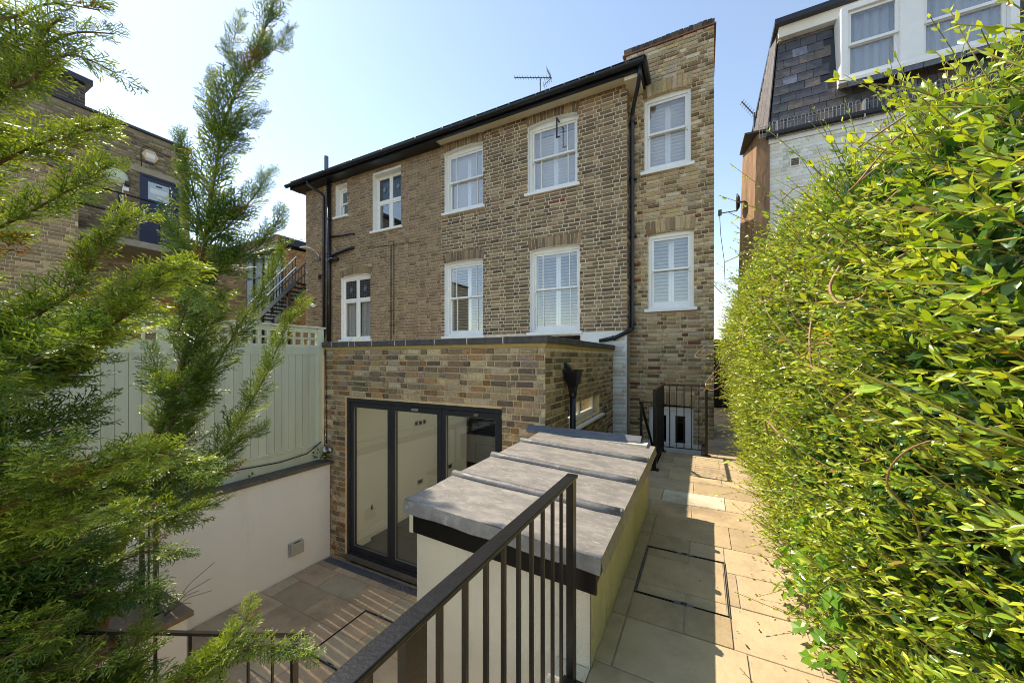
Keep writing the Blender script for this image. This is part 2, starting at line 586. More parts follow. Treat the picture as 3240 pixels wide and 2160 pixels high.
STONE = [(0.50, 0.385, 0.24), (0.47, 0.36, 0.225), (0.52, 0.405, 0.26), (0.46, 0.35, 0.215), (0.51, 0.385, 0.24), (0.48, 0.37, 0.245)]
PATIO_STONE = [(0.575, 0.414, 0.265), (0.609, 0.46, 0.299), (0.517, 0.425, 0.287), (0.46, 0.345, 0.23), (0.586, 0.425, 0.282), (0.529, 0.437, 0.299)]
slab_meshes = {}
def slab(parent, x0, x1, y0, y1, ztop, pal, j=0.004, th=0.03, col=None, name='paving_slab'):
    c = col or rnd.choice(pal)
    k = (c, rnd.randrange(3))
    if k not in slab_meshes:
        mb = MB()
        ch = 0.004
        mb.v = [(-.5, -.5, -1), (.5, -.5, -1), (.5, .5, -1), (-.5, .5, -1), (-.5, -.5, -.1), (.5, -.5, -.1), (.5, .5, -.1), (-.5, .5, -.1),
                (-.5 + ch, -.5 + ch, 0), (.5 - ch, -.5 + ch, 0), (.5 - ch, .5 - ch, 0), (-.5 + ch, .5 - ch, 0)]
        mb.f = [(8, 9, 10, 11), (4, 5, 9, 8), (5, 6, 10, 9), (6, 7, 11, 10), (7, 4, 8, 11), (0, 1, 5, 4), (1, 2, 6, 5), (2, 3, 7, 6), (3, 0, 4, 7)]
        f = rnd.uniform(0.88, 1.1)
        o = mb.build('paving_slab', M['stone'], None, col=tuple(v * f for v in c))
        slab_meshes[k] = o.data
        bpy.data.objects.remove(o)
    return share(name, slab_meshes[k], parent, ((x0 + x1) / 2, (y0 + y1) / 2, ztop + rnd.uniform(-.002, .002)), rot=(rnd.uniform(-.002, .002), rnd.uniform(-.002, .002), 0),
                 scale=(x1 - x0 - 2 * j, y1 - y0 - 2 * j, th))

# raised path: earth body with a stone face, and the slabs laid on it
pb = MB()
pb.box(-0.46, 1.35, -3.2, 6.03, -1.69, -0.006)
pb.box(-0.55, -0.46, 3.68, 6.03, -1.69, -0.0065)
pb.box(-1.52, -0.55, 3.68, 4.98, -1.69, -0.007)
pb.box(0.06, 1.35, 6.03, 13.2, -1.69, -0.0075)
path = struct('path', pb, M['joint'])
rowsY = [-1.25, -0.88, -0.51, -0.14, 0.23, 0.60, 0.97, 1.345, 1.72, 2.09, 2.455, 2.82, 3.175, 3.565, 3.94, 4.30, 4.69, 5.06, 5.43, 5.80, 6.03]
cov = (-0.375, 0.135, 2.335, 2.95)          # access cover in the path
for i in range(len(rowsY) - 1):
    y0, y1 = rowsY[i], rowsY[i + 1]
    xs = [-0.46, -0.375, 0.19, 0.76, 1.3] if i % 2 == 0 else [-0.46, -0.09, 0.48, 1.05, 1.3]
    if y0 > 3.6:
        xs = [-0.55 if y0 > 4.9 else -1.5, -1.0] + xs[1:] if y0 < 4.9 else [-0.55] + xs[1:]
    for k in range(len(xs) - 1):
        a, b = xs[k], xs[k + 1]
        if b - a < 0.03: continue
        pale = (0.60, 0.54, 0.42) if (abs(y0 - 3.94) < .01 and a < 0 < b) or (abs(y0 - 4.69) < .01 and a > 0.4) else None
        if y0 < cov[3] and y1 > cov[2] and a < cov[1] and b > cov[0]:    # cut round the cover
            for (p, q, r_, s_) in ((a, cov[0], y0, y1), (cov[1], b, y0, y1), (max(a, cov[0]), min(b, cov[1]), y0, cov[2]), (max(a, cov[0]), min(b, cov[1]), cov[3], y1)):
                p2, q2 = max(a, p), min(b, q)
                if q2 - p2 > 0.03 and s_ - r_ > 0.02:
                    slab(path, p2, q2, r_, s_, 0, STONE)
            continue
        slab(path, a, b, y0, y1, 0, STONE, col=pale)
# side passage beyond the house corner
for i in range(18):
    y0 = 6.03 + i * 0.375
    xs = [0.06, 0.48, 1.05, 1.3] if i % 2 else [0.06, 0.19, 0.76, 1.3]
    for k in range(len(xs) - 1):
        slab(path, xs[k], xs[k + 1], y0, y0 + 0.375, 0, STONE)
# access cover let into the path: steel frame, slab infill, lifting keys
def access_cover(label, x0, x1, y0, y1, z, pal, rows, keys):
    t = thing('access_cover', label, 'manhole cover', ((x0 + x1) / 2, (y0 + y1) / 2, z), 'slab filled access covers')
    f = MB()
    w = 0.004
    for e in (0, 0.009):
        f.box(x0 + e, x1 - e, y0 + e, y0 + e + w * .6, z - .03, z + .002).box(x0 + e, x1 - e, y1 - e - w * .6, y1 - e, z - .03, z + .002)
        f.box(x0 + e, x0 + e + w * .6, y0 + e + w * .6, y1 - e - w * .6, z - .03, z + .002).box(x1 - e - w * .6, x1 - e, y0 + e + w * .6, y1 - e - w * .6, z - .03, z + .002)
    f.build('frame', M['iron'], t)
    box('tray', M['joint'], t, x0, x1, y0, y1, z - .05, z - .0045)
    for (a, b, c, d) in rows:
        slab(t, a, b, c, d, z - .001, pal, j=.002, th=.02, name='infill_slab')
    for (kx, ky) in keys:
        k = MB().box(kx - .05, kx + .05, ky - .012, ky + .012, z - .006, z + .003)
        o = k.build('lifting_key', M['lead_plain'], t)
        MB().box(kx - .016, kx + .016, ky - .006, ky + .006, z + .003, z + .008).build('slot', M['black'], o)
    return t
access_cover('access cover set in the sunlit path beside the green stained wall', *cov, 0.0, STONE,
             [(-.36, -.09, 2.82, 2.935), (-.09, .12, 2.82, 2.935), (-.36, .12, 2.455, 2.82), (-.36, -.09, 2.35, 2.455), (-.09, .12, 2.35, 2.455)], [(-0.10, 2.345), (-0.12, 2.94)])

# lower patio
pt = MB().box(-4.99, -0.5, -3.2, 3.69, -1.69, PATIO - 0.006)
patio = struct('patio', pt, M['joint'])
ys = [3.50, 3.30, 3.07, 2.68, 2.33, 1.97, 1.60, 1.22, 0.85]
def patio_row(y0, y1, xs):
    for k in range(len(xs) - 1):
        if not (xs[k] > -1.6 and y0 > 1.6):
            slab(patio, xs[k], xs[k + 1], y0, y1, PATIO, PATIO_STONE)
patio_row(3.42, 3.52, [-4.99, -4.6, -4.2, -3.75, -3.3, -2.9, -2.4, -1.9, -1.56])
patio_row(3.07, 3.42, [-4.99, -4.46, -3.88, -3.32, -2.7, -2.1, -1.56])
patio_row(2.68, 3.07, [-4.99, -4.78, -4.18, -3.53])
patio_row(2.33, 2.68, [-4.99, -4.50, -3.90, -3.53])
patio_row(1.97, 2.33, [-4.99, -4.52, -4.0, -3.53])
patio_row(1.60, 1.97, [-4.99, -4.4, -3.7, -3.1, -2.5, -1.9, -1.3, -0.5])
for q in range(4):
    patio_row(1.60 - .38 * (q + 1), 1.60 - .38 * q, [-4.99, -4.3 - .2 * (q % 2), -3.6, -3.0 + .1 * (q % 2), -2.45])
patio_row(2.70, 3.07, [-2.9, -2.3, -1.56])
patio_row(2.33, 2.70, [-2.9, -2.1, -1.56])
patio_row(1.97, 2.33, [-3.53, -2.9, -2.3, -1.56])
access_cover('access cover set among the pinkish slabs of the sunken patio', -3.53, -2.9, 2.34, 3.06, PATIO, PATIO_STONE,
             [(-3.51, -3.21, 2.68, 3.04), (-3.21, -2.92, 2.68, 3.04), (-3.51, -2.92, 2.36, 2.68)], [(-3.28, 3.05), (-3.22, 2.355)])
# slot drain in front of the folding doors
t = thing('drain_channel', 'long grey slotted drain along the foot of the folding doors', 'drain', (-3.3, 3.58, PATIO))
box('trough', M['dark'], t, -4.95, -1.6, 3.53, 3.63, PATIO - .03, PATIO - .018)
fr = MB().box(-4.95, -1.6, 3.522, 3.53, PATIO - .03, PATIO + .001).box(-4.95, -1.6, 3.63, 3.638, PATIO - .03, PATIO + .001)
fr.build('edge_rail', M['lead_plain'], t)
bar_me = MB().box(-.006, .006, -.05, .05, -.012, 0).build('slot_bar', M['lead_plain'], None)
for i in range(165):
    share('slot_bar', bar_me.data, t, (-4.94 + i * 0.0203, 3.58, PATIO + 0.0005))
bpy.data.objects.remove(bar_me)

# garden steps climbing from the patio towards the viewer
st = MB()
for i in range(9):
    st.box(-2.45, -0.5, 1.66 - 0.25 * (i + 1), 1.66 - 0.25 * i, PATIO - .1, PATIO + 0.172 * (i + 1))
st.box(-2.45, -0.5, -3.1, 1.66 - 0.25 * 9, PATIO - .1, -0.01)
steps = struct('steps', st, mat('step_stone', (0.50, 0.42, 0.30), 0.85, var=0.15, scale=5, bump=0.3, bscale=40))
bd = MB().box(-4.99, -2.5, -3.1, 0.5, PATIO - .1, -0.35)
struct('planting_bed', bd, M['soil'])

# ---------------------------------------------------------------- the brick house
FY, TY = 7.05, 7.30
HX0, HX1 = -10.717, -1.257
TX1 = 0.167
house = thing('brick_house', 'two storey brown brick house with white shuttered sash windows and black gutter', 'house', (-5.5, 9.5, 0))
front = lambda y: (lambda a, z, d: (a, y + d, z))
WIN = {   # name: x0, x1, sill z, head z
    'U1': (-9.367, -8.871, 5.44, 6.28), 'U2': (-7.876, -6.858, 4.80, 6.30), 'U3': (-5.474, -4.389, 4.85, 6.27), 'U4': (-3.288, -2.203, 4.87, 6.27),
    'L2': (-9.126, -7.959, 1.93, 3.66), 'L3': (-5.474, -4.389, 1.93, 3.65), 'L4': (-3.238, -2.155, 1.95, 3.66)}
op_all = [WIN[k] for k in WIN]
SPLIT = -5.56
def clip(op, a0, a1):
    return [(o[0], o[1], o[2], o[3] + .06) for o in op]
ops_b = clip(op_all, 0, 0)
EZ = 6.52
w = holed_wall(MB(), front(FY), SPLIT, HX1, 1.86, EZ, ops_b)
w.build('wall', M['mortar_pale'], house)
w = holed_wall(MB(), front(FY), HX0, SPLIT, 1.45, EZ, ops_b)
w.build('wall', M['mortar_old'], house)
w = MB()      # the other outside walls and the floor under the rooms
w.quad((HX0, FY, 1.45), (HX0, 12.5, 1.45), (HX0, 12.5, EZ), (HX0, FY, EZ)).quad((HX0, 12.5, -.1), (HX1, 12.5, -.1), (HX1, 12.5, EZ), (HX0, 12.5, EZ))
w.quad((HX0, FY + .2, 1.45), (HX1, FY + .2, 1.45), (HX1, 12.5, 1.45), (HX0, 12.5, 1.45)).quad((HX1, FY, -1.6), (HX1, TY, -1.6), (HX1, TY, EZ), (HX1, FY, EZ))
w.quad((HX0, FY + .2, 4.25), (HX1, FY + .2, 4.25), (HX1, 12.5, 4.25), (HX0, 12.5, 4.25))
w.build('wall', M['mortar_old'], house)
tw_op = [(-0.991, -0.190, 4.90, 6.26), (-0.921, -0.146, 2.33, 3.70), (-0.909, -0.153, -1.55, 0.52)]
w = holed_wall(MB(), front(TY), HX1 - .001, TX1, -1.6, 7.20, [(o[0], o[1], o[2], o[3] + .05) for o in tw_op])
w.quad((TX1, TY, -0.1), (TX1, 8.6, -0.1), (TX1, 8.6, 7.2), (TX1, TY, 7.2)).quad((TX1, 8.6, -.1), (HX1 - .06, 8.6, -.1), (HX1 - .06, 8.6, 7.2), (TX1, 8.6, 7.2)).quad((HX1 - .001, 8.6, -.1), (HX1 - .001, 12.5, -.1), (HX1 - .001, 12.5, EZ), (HX1 - .001, 8.6, EZ)).quad((HX1 - .06, TY + .001, EZ - .1), (HX1, TY + .001, EZ - .1), (HX1, TY + .001, 7.2), (HX1 - .06, TY + .001, 7.2))
w.quad((HX1 - .06, TY, EZ), (HX1 - .06, 8.4, EZ), (HX1 - .06, 8.4, 7.2), (HX1 - .06, TY, 7.2)).quad((HX1 - .06, TY, 7.2), (TX1, TY, 7.2), (TX1, 8.6, 7.2), (HX1 - .06, 8.6, 7.2))
w.build('wall', M['mortar_tower'], house)

P_MAIN = [(0.313, 0.212, 0.123), (0.254, 0.172, 0.101), (0.36, 0.253, 0.146), (0.206, 0.143, 0.091), (0.336, 0.231, 0.138), (0.277, 0.191, 0.113), (0.171, 0.119, 0.079)]
P_OLD = [(0.351, 0.246, 0.143), (0.302, 0.212, 0.123), (0.383, 0.275, 0.162), (0.27, 0.19, 0.117), (0.324, 0.227, 0.136)]
P_TOWER = [(0.422, 0.293, 0.162), (0.334, 0.228, 0.128), (0.469, 0.333, 0.19), (0.217, 0.146, 0.089), (0.393, 0.274, 0.156), (0.54, 0.408, 0.251), (0.282, 0.191, 0.112), (0.446, 0.316, 0.178)]
P_PALE = [(.58, .49, .36), (.50, .41, .28), (.54, .44, .30)]
P_RED = [(.22, .075, .05)]
B = Bricks(3, M['brick'])
archz = lambda k, pad=.03, h=.24: (WIN[k][0] - pad, WIN[k][1] + pad, WIN[k][3], WIN[k][3] + h)
op_main = ops_b + [archz('U3', h=.4), archz('U4', h=.4), archz('L2', .06, .30), archz('L3'), archz('L4')]
def pick_main(x, z, rg):
    if abs(x + 2.62) < .16 and abs(z - 4.62) < .04: return P_RED
    return P_RED if rg.random() < .0012 else (P_MAIN if x > SPLIT else P_OLD)
B.wall_y(FY, [r for r in lay(SPLIT + .006, HX1, 1.93, EZ - .01, op_main, seed=1, j=.018)], P_MAIN, pick=pick_main, h=.056)
B.wall_y(FY, [r for r in lay(HX0, SPLIT - .006, 1.63, EZ - .01, op_main, seed=2)], P_OLD, pick=pick_main, proud=.006)
def pick_tower(x, z, rg):
    if z > 6.1: return P_PALE if rg.random() < .42 else P_TOWER
    q = rg.random()
    return P_PALE if q < .10 else (P_RED if q < .02 + .10 else P_TOWER)
op_tower = [(o[0], o[1], o[2], o[3] + .05) for o in tw_op] + [(o[0] - .02, o[1] + .02, o[3], o[3] + .27) for o in tw_op]
B.wall_y(TY, lay(HX1 + .01, TX1, -1.5, 7.18, op_tower, seed=5, st=.205, hd=.095, j=.019), P_TOWER, pick=pick_tower, proud=.014, h=.056)
B.wall_x(HX1, lay(FY + .01, TY - .01, 1.93, EZ - .05, seed=6), P_MAIN)
B.wall_y(TY + .001, lay(HX1 - .055, HX1 - .005, EZ + .02, 7.18, seed=7), P_TOWER)
for k in ('U3', 'U4'):
    B.arch(FY, WIN[k][0] - .02, WIN[k][1] + .02, WIN[k][3] + .012, .05, .20, P_MAIN, 15)
for k in ('L3', 'L4'):
    B.arch(FY, WIN[k][0] - .02, WIN[k][1] + .02, WIN[k][3] + .01, .03, .215, P_MAIN, 15)
B.arch(FY, WIN['L2'][0] - .03, WIN['L2'][1] + .03, WIN['L2'][3] + .005, .09, .20, P_OLD, 16, fan=.25)
for o in tw_op:
    B.arch(TY, o[0] - .02, o[1] + .02, o[3] + .012, .03, .235, P_TOWER, 10, proud=.016, fan=.12)
B.emit(house, 300)
# lime washed ground floor of the house front, beside the extension
pw = MB()
pw.box(-1.515, HX1 - .002, FY - .015, FY + .1, -1.6, 1.86).box(-2.14, -1.515, FY - .0155, FY + .1, 1.5, 1.865).box(-2.16, HX1 - .003, FY - .016, FY + .05, 1.86, 1.915)
pw.build('painted_wall', M['whitewall'], house)
BW = Bricks(31, mat('white_painted_brick', (.74, .72, .67), .8, var=.06, scale=4, bump=.3, bscale=60, attr=True), rough=.05)
P_WHITE = [(.86, .82, .72), (.87, .84, .74)]
BW.wall_y(FY - .015, lay(-1.50, HX1 - .01, -0.2, 1.84, seed=8), P_WHITE, proud=.005, h=.069)
BW.emit(house, 0, 'painted_brickwork')

# parapet of the tower: tile creasing and a course of bricks on edge
cr = MB()
cr.box(HX1 - .12, TX1 + .035, TY - .035, 8.62, 7.20, 7.222)
cr.build('tile_creasing', mat('creasing_tile', (.26, .10, .055), .85, var=.3, scale=20), house)
P_CAP = [(.07, .06, .05), (.11, .085, .06), (.16, .13, .10), (.09, .06, .045)]
capm = []
for c in P_CAP:
    o = MB().box(-.5, .5, -.5, .5, -.5, .5).build('coping_brick', M['brick'], None, col=c)
    capm.append(o.data)
    bpy.data.objects.remove(o)
box('coping_mortar', M['coping'], house, HX1 - .09, TX1 + .01, TY - .015, TY + .19, 7.2225, 7.312)
for i in range(20):
    share('coping_brick', capm[rnd.randrange(4)], house, (HX1 - .06 + i * .0745, TY + .09, 7.275 + rnd.uniform(-.006, .006)), rot=(0, rnd.uniform(-.06, .06), rnd.uniform(-.03, .03)), scale=(.070, .22, .105))

# ---------------------------------------------------------------- windows
def glazed(parent, x0, x1, y, z0, z1, m=None, name='pane'):
    return MB().box(x0, x1, y, y + .004, z0, z1).build(name, m or M['glass'], parent)

def frame_rect(mb, x0, x1, z0, z1, y0, y1, l, r, t_, b):
    mb.box(x0, x0 + l, y0, y1, z0, z1).box(x1 - r, x1, y0, y1, z0, z1)
    mb.box(x0 + l, x1 - r, y0, y1, z1 - t_, z1).box(x0 + l, x1 - r, y0, y1, z0, z0 + b)
    return mb

def window_shell(thing_, y, x0, x1, z0, z1, rev, label=None, painted=True, rise=.05, sill=True):
    """painted reveals, box frame and sill; returns the window part"""
    f = MB()
    yf = y + rev
    frame_rect(f, x0, x1, z0, z1, yf, yf + .10, .055, .055, .055, .05)
    f.box(x0, x1, yf + .001, yf + .099, z1 + .0005, z1 + rise + .02)                 # filled head under the arch
    win = f.build('window', M['white'], thing_, bevel=.004)
    if label: win['label'] = label
    rv = MB()
    for xs in (x0, x1):
        rv.quad((xs, y - .002, z0), (xs, yf, z0), (xs, yf, z1 + rise + .02), (xs, y - .002, z1 + rise + .02))
    n = 10
    for i in range(n):
        a, b = x0 + (x1 - x0) * i / n, x0 + (x1 - x0) * (i + 1) / n
        za, zb = [z1 + rise * (1 - ((q - (x0 + x1) / 2) / ((x1 - x0) / 2)) ** 2) for q in (a, b)]
        rv.quad((a, y - .003, za), (b, y - .003, zb), (b, yf, zb), (a, yf, za))
        rv.quad((a, y + .004, za), (b, y + .004, zb), (b, y + .004, z1 + rise + .06), (a, y + .004, z1 + rise + .06))
    rv.build('reveal', M['white'] if painted else M['mortar_tower'], win)
    if sill:
        MB().box(x0 - .055, x1 + .055, y - .065, yf + .02, z0 - .062, z0 - .001).build('sill', M['white'], win, bevel=.006)
    return win, yf

def sash(win, x0, x1, z0, z1, y, bars, bottom=.05, top=.045, pane_m=None, horn=True, right=.045):
    f = MB()
    frame_rect(f, x0, x1, z0, z1, y, y + .04, .045, right, top, bottom)
    if horn:
        f.box(x0, x0 + .03, y + .004, y + .036, z0 - .04, z0).box(x1 - .03, x1, y + .004, y + .036, z0 - .04, z0)
    s = f.build('sash', M['white'], win, bevel=.004)
    ed = [x0 + .045] + [x0 + (x1 - x0) * b for b in bars] + [x1 - right]
    for b in bars:
        c = x0 + (x1 - x0) * b
        box('glazing_bar', M['white'], win, c - .009, c + .009, y + .004, y + .036, z0 + bottom, z1 - top)
    for i in range(len(ed) - 1):
        glazed(win, ed[i] + (.009 if i else 0), ed[i + 1] - (.009 if i < len(ed) - 2 else 0), y + .018, z0 + bottom, z1 - top, pane_m)

slat_cache = {}
def shutters(win, x0, x1, z0, z1, y, tilt, mid=True, n=None):
    """two louvred shutter leaves behind the glass"""
    xm = (x0 + x1) / 2
    parts = ([(z0, (z0 + z1) / 2 - .005), ((z0 + z1) / 2 + .005, z1)] if mid else [(z0, z1)])
    f = MB()
    for (a, b) in ((x0, xm - .002), (xm + .002, x1)):
        frame_rect(f, a, b, z0, z1, y, y + .028, .045, .045, .09, .09)
    f.build('shutter_frame', M['white'], win)
    key = (round(xm - x0, 3), tilt)
    if key not in slat_cache:
        L = xm - x0 - .10
        mb = MB()
        c, s_ = math.cos(tilt), math.sin(tilt)
        prof = [(-.038, 0), (-.02, .0045), (.02, .0045), (.038, 0), (.02, -.0045), (-.02, -.0045)]
        mb.prism([(p * c - q * s_, p * s_ + q * c) for p, q in prof], lambda a, b, d: (d, a, b), -L / 2, L / 2)
        o = mb.build('slat', M['white'], None)
        slat_cache[key] = o.data
        bpy.data.objects.remove(o)
    for (a, b) in ((x0, xm), (xm, x1)):
        z = z0 + .09 + .034
        while z < z1 - .10:
            share('slat', slat_cache[key], win, ((a + b) / 2, y + .014, z))
            z += .0655

def sash_window(k, y, x0, x1, z0, z1, tilt, rev=.10, bars=(.2, .8), painted=True, label=None):
    win, yf = window_shell(house, y, x0, x1, z0, z1, rev, label, painted, rise=.05 if painted else .03)
    zm = z0 + (z1 - z0) * .53
    xi0, xi1 = x0 + .055, x1 - .055
    sash(win, xi0, xi1, zm - .02, z1 - .055, yf + .02, bars, bottom=.04)
    sash(win, xi0, xi1, z0 + .05, zm + .018, yf + .062, bars, bottom=.085, top=.04, horn=False)
    shutters(win, x0 + .03, x1 - .03, z0 + .04, z1 - .03, yf + .16, tilt, mid=False)
    return win

wins = {}
wins['U4'] = sash_window('U4', FY, *WIN['U4'], R(-34), label='first floor sash window nearest the downpipe, slats tilted shut')
wins['U3'] = sash_window('U3', FY, *WIN['U3'], R(-34), label='first floor sash window in the middle of the front, slats tilted shut')
wins['L4'] = sash_window('L4', FY, *WIN['L4'], R(14), label='tall lower sash window nearest the downpipe, slats open')
wins['L3'] = sash_window('L3', FY, *WIN['L3'], R(8), label='tall lower sash window with dark room behind open slats')
wins['T1'] = sash_window('T1', TY, *tw_op[0], R(-34), rev=.05, bars=(), painted=False, label='upper sash window of the tower')
wins['T2'] = sash_window('T2', TY, *tw_op[1], R(-18), rev=.05, bars=(), painted=False, label='lower sash window of the tower')

# small arched sash, obscured glass
x0, x1, z0, z1 = WIN['U1']
win, yf = window_shell(house, FY, x0, x1, z0, z1, .14, 'small arched sash with obscured glass', rise=.045)
zm = z0 + .42
sash(win, x0 + .055, x1 - .055, zm - .02, z1 - .055, yf + .02, (), bottom=.04, pane_m=M['frost'])
sash(win, x0 + .055, x1 - .055, z0 + .05, zm + .018, yf + .062, (), bottom=.07, top=.04, horn=False, pane_m=M['frost'])

def casement(name, x0, x1, z0, z1, zt, rev, leaded, label, rise, curtain):
    win, yf = window_shell(house, FY, x0, x1, z0, z1, rev, label, rise=rise)
    xm = x0 + (x1 - x0) * .50
    f = MB()
    f.box(xm - .035, xm + .035, yf + .003, yf + .09, z0 + .05, z1 - .055)
    f.box(x0 + .055, xm - .035, yf + .004, yf + .088, zt - .03, zt + .03).box(xm + .035, x1 - .055, yf + .004, yf + .088, zt - .03, zt + .03)
    f.build('mullion', M['white'], win, bevel=.003)
    for (a, b) in ((x0 + .055, xm - .035), (xm + .035, x1 - .055)):
        fr_ = MB()
        frame_rect(fr_, a, b, z0 + .05, zt - .03, yf + .015, yf + .055, .035, .035, .035, .04)
        frame_rect(fr_, a, b, zt + .03, z1 - .055, yf + .015, yf + .055, .025, .025, .025, .025)
        fr_.build('casement', M['white'], win)
        glazed(win, a + .035, b - .035, yf + .03, z0 + .09, zt - .065)
        glazed(win, a + .025, b - .025, yf + .03, zt + .055, z1 - .08, leaded)
        ld = MB()
        A0, A1, Z0, Z1 = a + .025, b - .025, zt + .055, z1 - .08
        n = 5
        for i in range(1, n):
            ld.box(A0 + (A1 - A0) * i / n - .003, A0 + (A1 - A0) * i / n + .003, yf + .026, yf + .029, Z0, Z1)
        for i in range(1, 7):
            zz = Z0 + (Z1 - Z0) * i / 7
            ld.box(A0, A1, yf + .0262, yf + .0288, zz - .003, zz + .003)
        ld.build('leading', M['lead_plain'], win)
        c, zc, r_ = (A0 + A1) / 2, (Z0 + Z1) / 2, .07
        dm = MB()
        dm.prism([(c, zc - r_ * 1.25), (c + r_, zc), (c, zc + r_ * 1.25), (c - r_, zc)], lambda p, q, d: (p, d, q), yf + .018, yf + .025)
        dmo = dm.build('diamond_light', M['lozenge_frame'], win)
        MB().prism([(c, zc - r_), (c + r_ * .8, zc), (c, zc + r_), (c - r_ * .8, zc)], lambda p, q, d: (p, d, q), yf + .012, yf + .0175).build('diamond_pane', M['lozenge'], win)
        if curtain:
            cm = MB()
            n = 40
            for i in range(n):
                p, q = a + (b - a) * (.02 + .84 * i / n), a + (b - a) * (.02 + .84 * (i + 1) / n)
                dp, dq = [.022 * math.sin(v * 75) + .01 * math.sin(v * 190) for v in (p, q)]
                cm.quad((p, yf + .13 + dp, z0 + .03), (q, yf + .13 + dq, z0 + .03), (q, yf + .13 + dq, zt - .02), (p, yf + .13 + dp, zt - .02))
            cm.build('net_curtain', M['net'], win, smooth=True)
    return win
M['lozenge_frame'] = mat('lead_came', (.13, .15, .19), .5)
M['lozenge'] = mat('lozenge_glass', (.16, .19, .24), .2, var=.3, scale=50)
M['net'] = mat('net_curtain', (.55, .55, .54), .9, var=.25, scale=60)
M['leaded'] = mat('leaded_glass', (.035, .055, .075), .12, var=.4, scale=25)
M['leaded_brown'] = mat('leaded_glass_brown', (.05, .043, .036), .2, var=.35, scale=25)
x0, x1, z0, z1 = WIN['U2']
casement('U2', x0, x1, z0, z1, 5.60, .15, M['leaded'], 'first floor casement with leaded diamond top lights', 0.0, False)
x0, x1, z0, z1 = WIN['L2']
casement('L2', x0, x1, z0, z1, 3.03, .07, M['leaded_brown'], 'lower casement with net curtains and brown leaded top lights', .07, True)

# glazed white door at the foot of the tower
x0, x1, z0, z1 = tw_op[2]
dr = frame_rect(MB(), x0, x1, z0, z1, TY + .06, TY + .14, .06, .06, .07, .03).build('door', M['white'], house, bevel=.004)
dr['label'] = 'white glazed double door below the path at the foot of the tower'
xm = (x0 + x1) / 2
for a, b in ((x0 + .06, xm - .002), (xm + .002, x1 - .06)):
    l = frame_rect(MB(), a, b, z0 + .03, z1 - .07, TY + .075, TY + .12, .075, .075, .09, .3).build('door_leaf', M['white'], dr)
    glazed(dr, a + .075, b - .075, TY + .095, z0 + .33, z1 - .16, M['dark_glass'])
MB().box(x0 - .18, x1 + .12, TY - .03, TY + .02, -.32, -.12).build('plinth', M['whitewall'], house)
box('door_shade_sheet', M['dark'], dr, x0, x1, TY + .5, TY + .52, z0, z1 + .1)  # dark sheet standing in for the unlit room behind the glass

# ---------------------------------------------------------------- eaves, gutter, roof
ev = MB()
ev.box(SPLIT - .02, HX1 + .0, 6.80, FY - .001, EZ - .02, EZ + .02)
ev.build('soffit', M['cream'], house)
MB().box(HX1 + .0005, -1.0, 6.80, TY - .002, EZ - .13, EZ + .03).build('eaves_box', M['cream'], house)
MB().box(-11.0, SPLIT - .022, 6.80, FY - .001, EZ - .06, EZ + .02).build('soffit', mat('dark_board', (.02, .02, .022), .4), house)
MB().box(-11.05, HX0 - .001, 6.8, 12.6, EZ - .02, EZ + .02).build('soffit', mat('brown_board', (.12, .09, .065), .6, var=.3, scale=12, stretch=(1, .2, 1)), house)
MB().box(-11.02, -.99, 6.745, 6.799, EZ - .06, EZ + .10).box(-.989, -.96, 6.745, TY - .01, EZ - .06, EZ + .1).build('fascia', M['black'], house)
def half_gutter(name, a, b, axis='x', other=6.685, r=.062, z=EZ + .055):
    mb = MB()
    n = 10
    prof = [(r * math.cos(math.pi + math.pi * i / n), r * math.sin(math.pi + math.pi * i / n) * 1.15) for i in range(n + 1)]
    prof += [(p * .9, q * .9) for p, q in reversed(prof)]
    fn = (lambda p, q, d: (d, other + p, z + q)) if axis == 'x' else (lambda p, q, d: (other + p, d, z + q))
    mb.prism(prof, fn, a, b)
    return mb.build(name, M['black'], house, smooth=False)
half_gutter('gutter', -11.12, -.90)
half_gutter('gutter', 6.63, TY - .02, 'y', other=-.92, z=EZ + .057)
for gx in (-10.3, -9.3, -8.2, -7.1, -6.0, -5.2, -4.3, -3.5, -2.7, -1.9, -1.2):
    MB().tube([(gx - .02, 6.685, EZ + .054), (gx + .02, 6.685, EZ + .054)], .069, 14).build('gutter_joint', M['black'], house)
rf = MB()      # low hipped roof
ridge = 8.0
rf.quad((-11.08, 6.68, EZ + .09), (-.95, 6.68, EZ + .09), (-3.4, 9.6, ridge), (-8.4, 9.6, ridge)).quad((-11.08, 6.68, EZ + .09), (-8.4, 9.6, ridge), (-11.08, 12.6, EZ + .09))
rf.quad((-11.08, 12.6, EZ + .09), (-8.4, 9.6, ridge), (-3.4, 9.6, ridge), (-.95, 12.6, EZ + .09)).quad((-.95, 6.68, EZ + .09), (-.95, 12.6, EZ + .09), (-3.4, 9.6, ridge))
rf.build('roof', mat('roof_slate', (.05, .052, .06), .5, var=.3, scale=14), house)
for i in range(34):      # slate ends above the gutter
    xx = -10.9 + i * .295
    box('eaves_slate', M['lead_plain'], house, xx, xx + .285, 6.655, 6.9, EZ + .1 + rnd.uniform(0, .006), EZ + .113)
MB().tube([(-9.36, 6.75, EZ + .1), (-9.36, 6.75, 7.05)], .055, 10).build('vent_pipe', M['lead_plain'], house)
MB().box(-1.75, -1.36, 6.75, 6.95, EZ + .13, EZ + .17).build('flashing', M['white'], house)

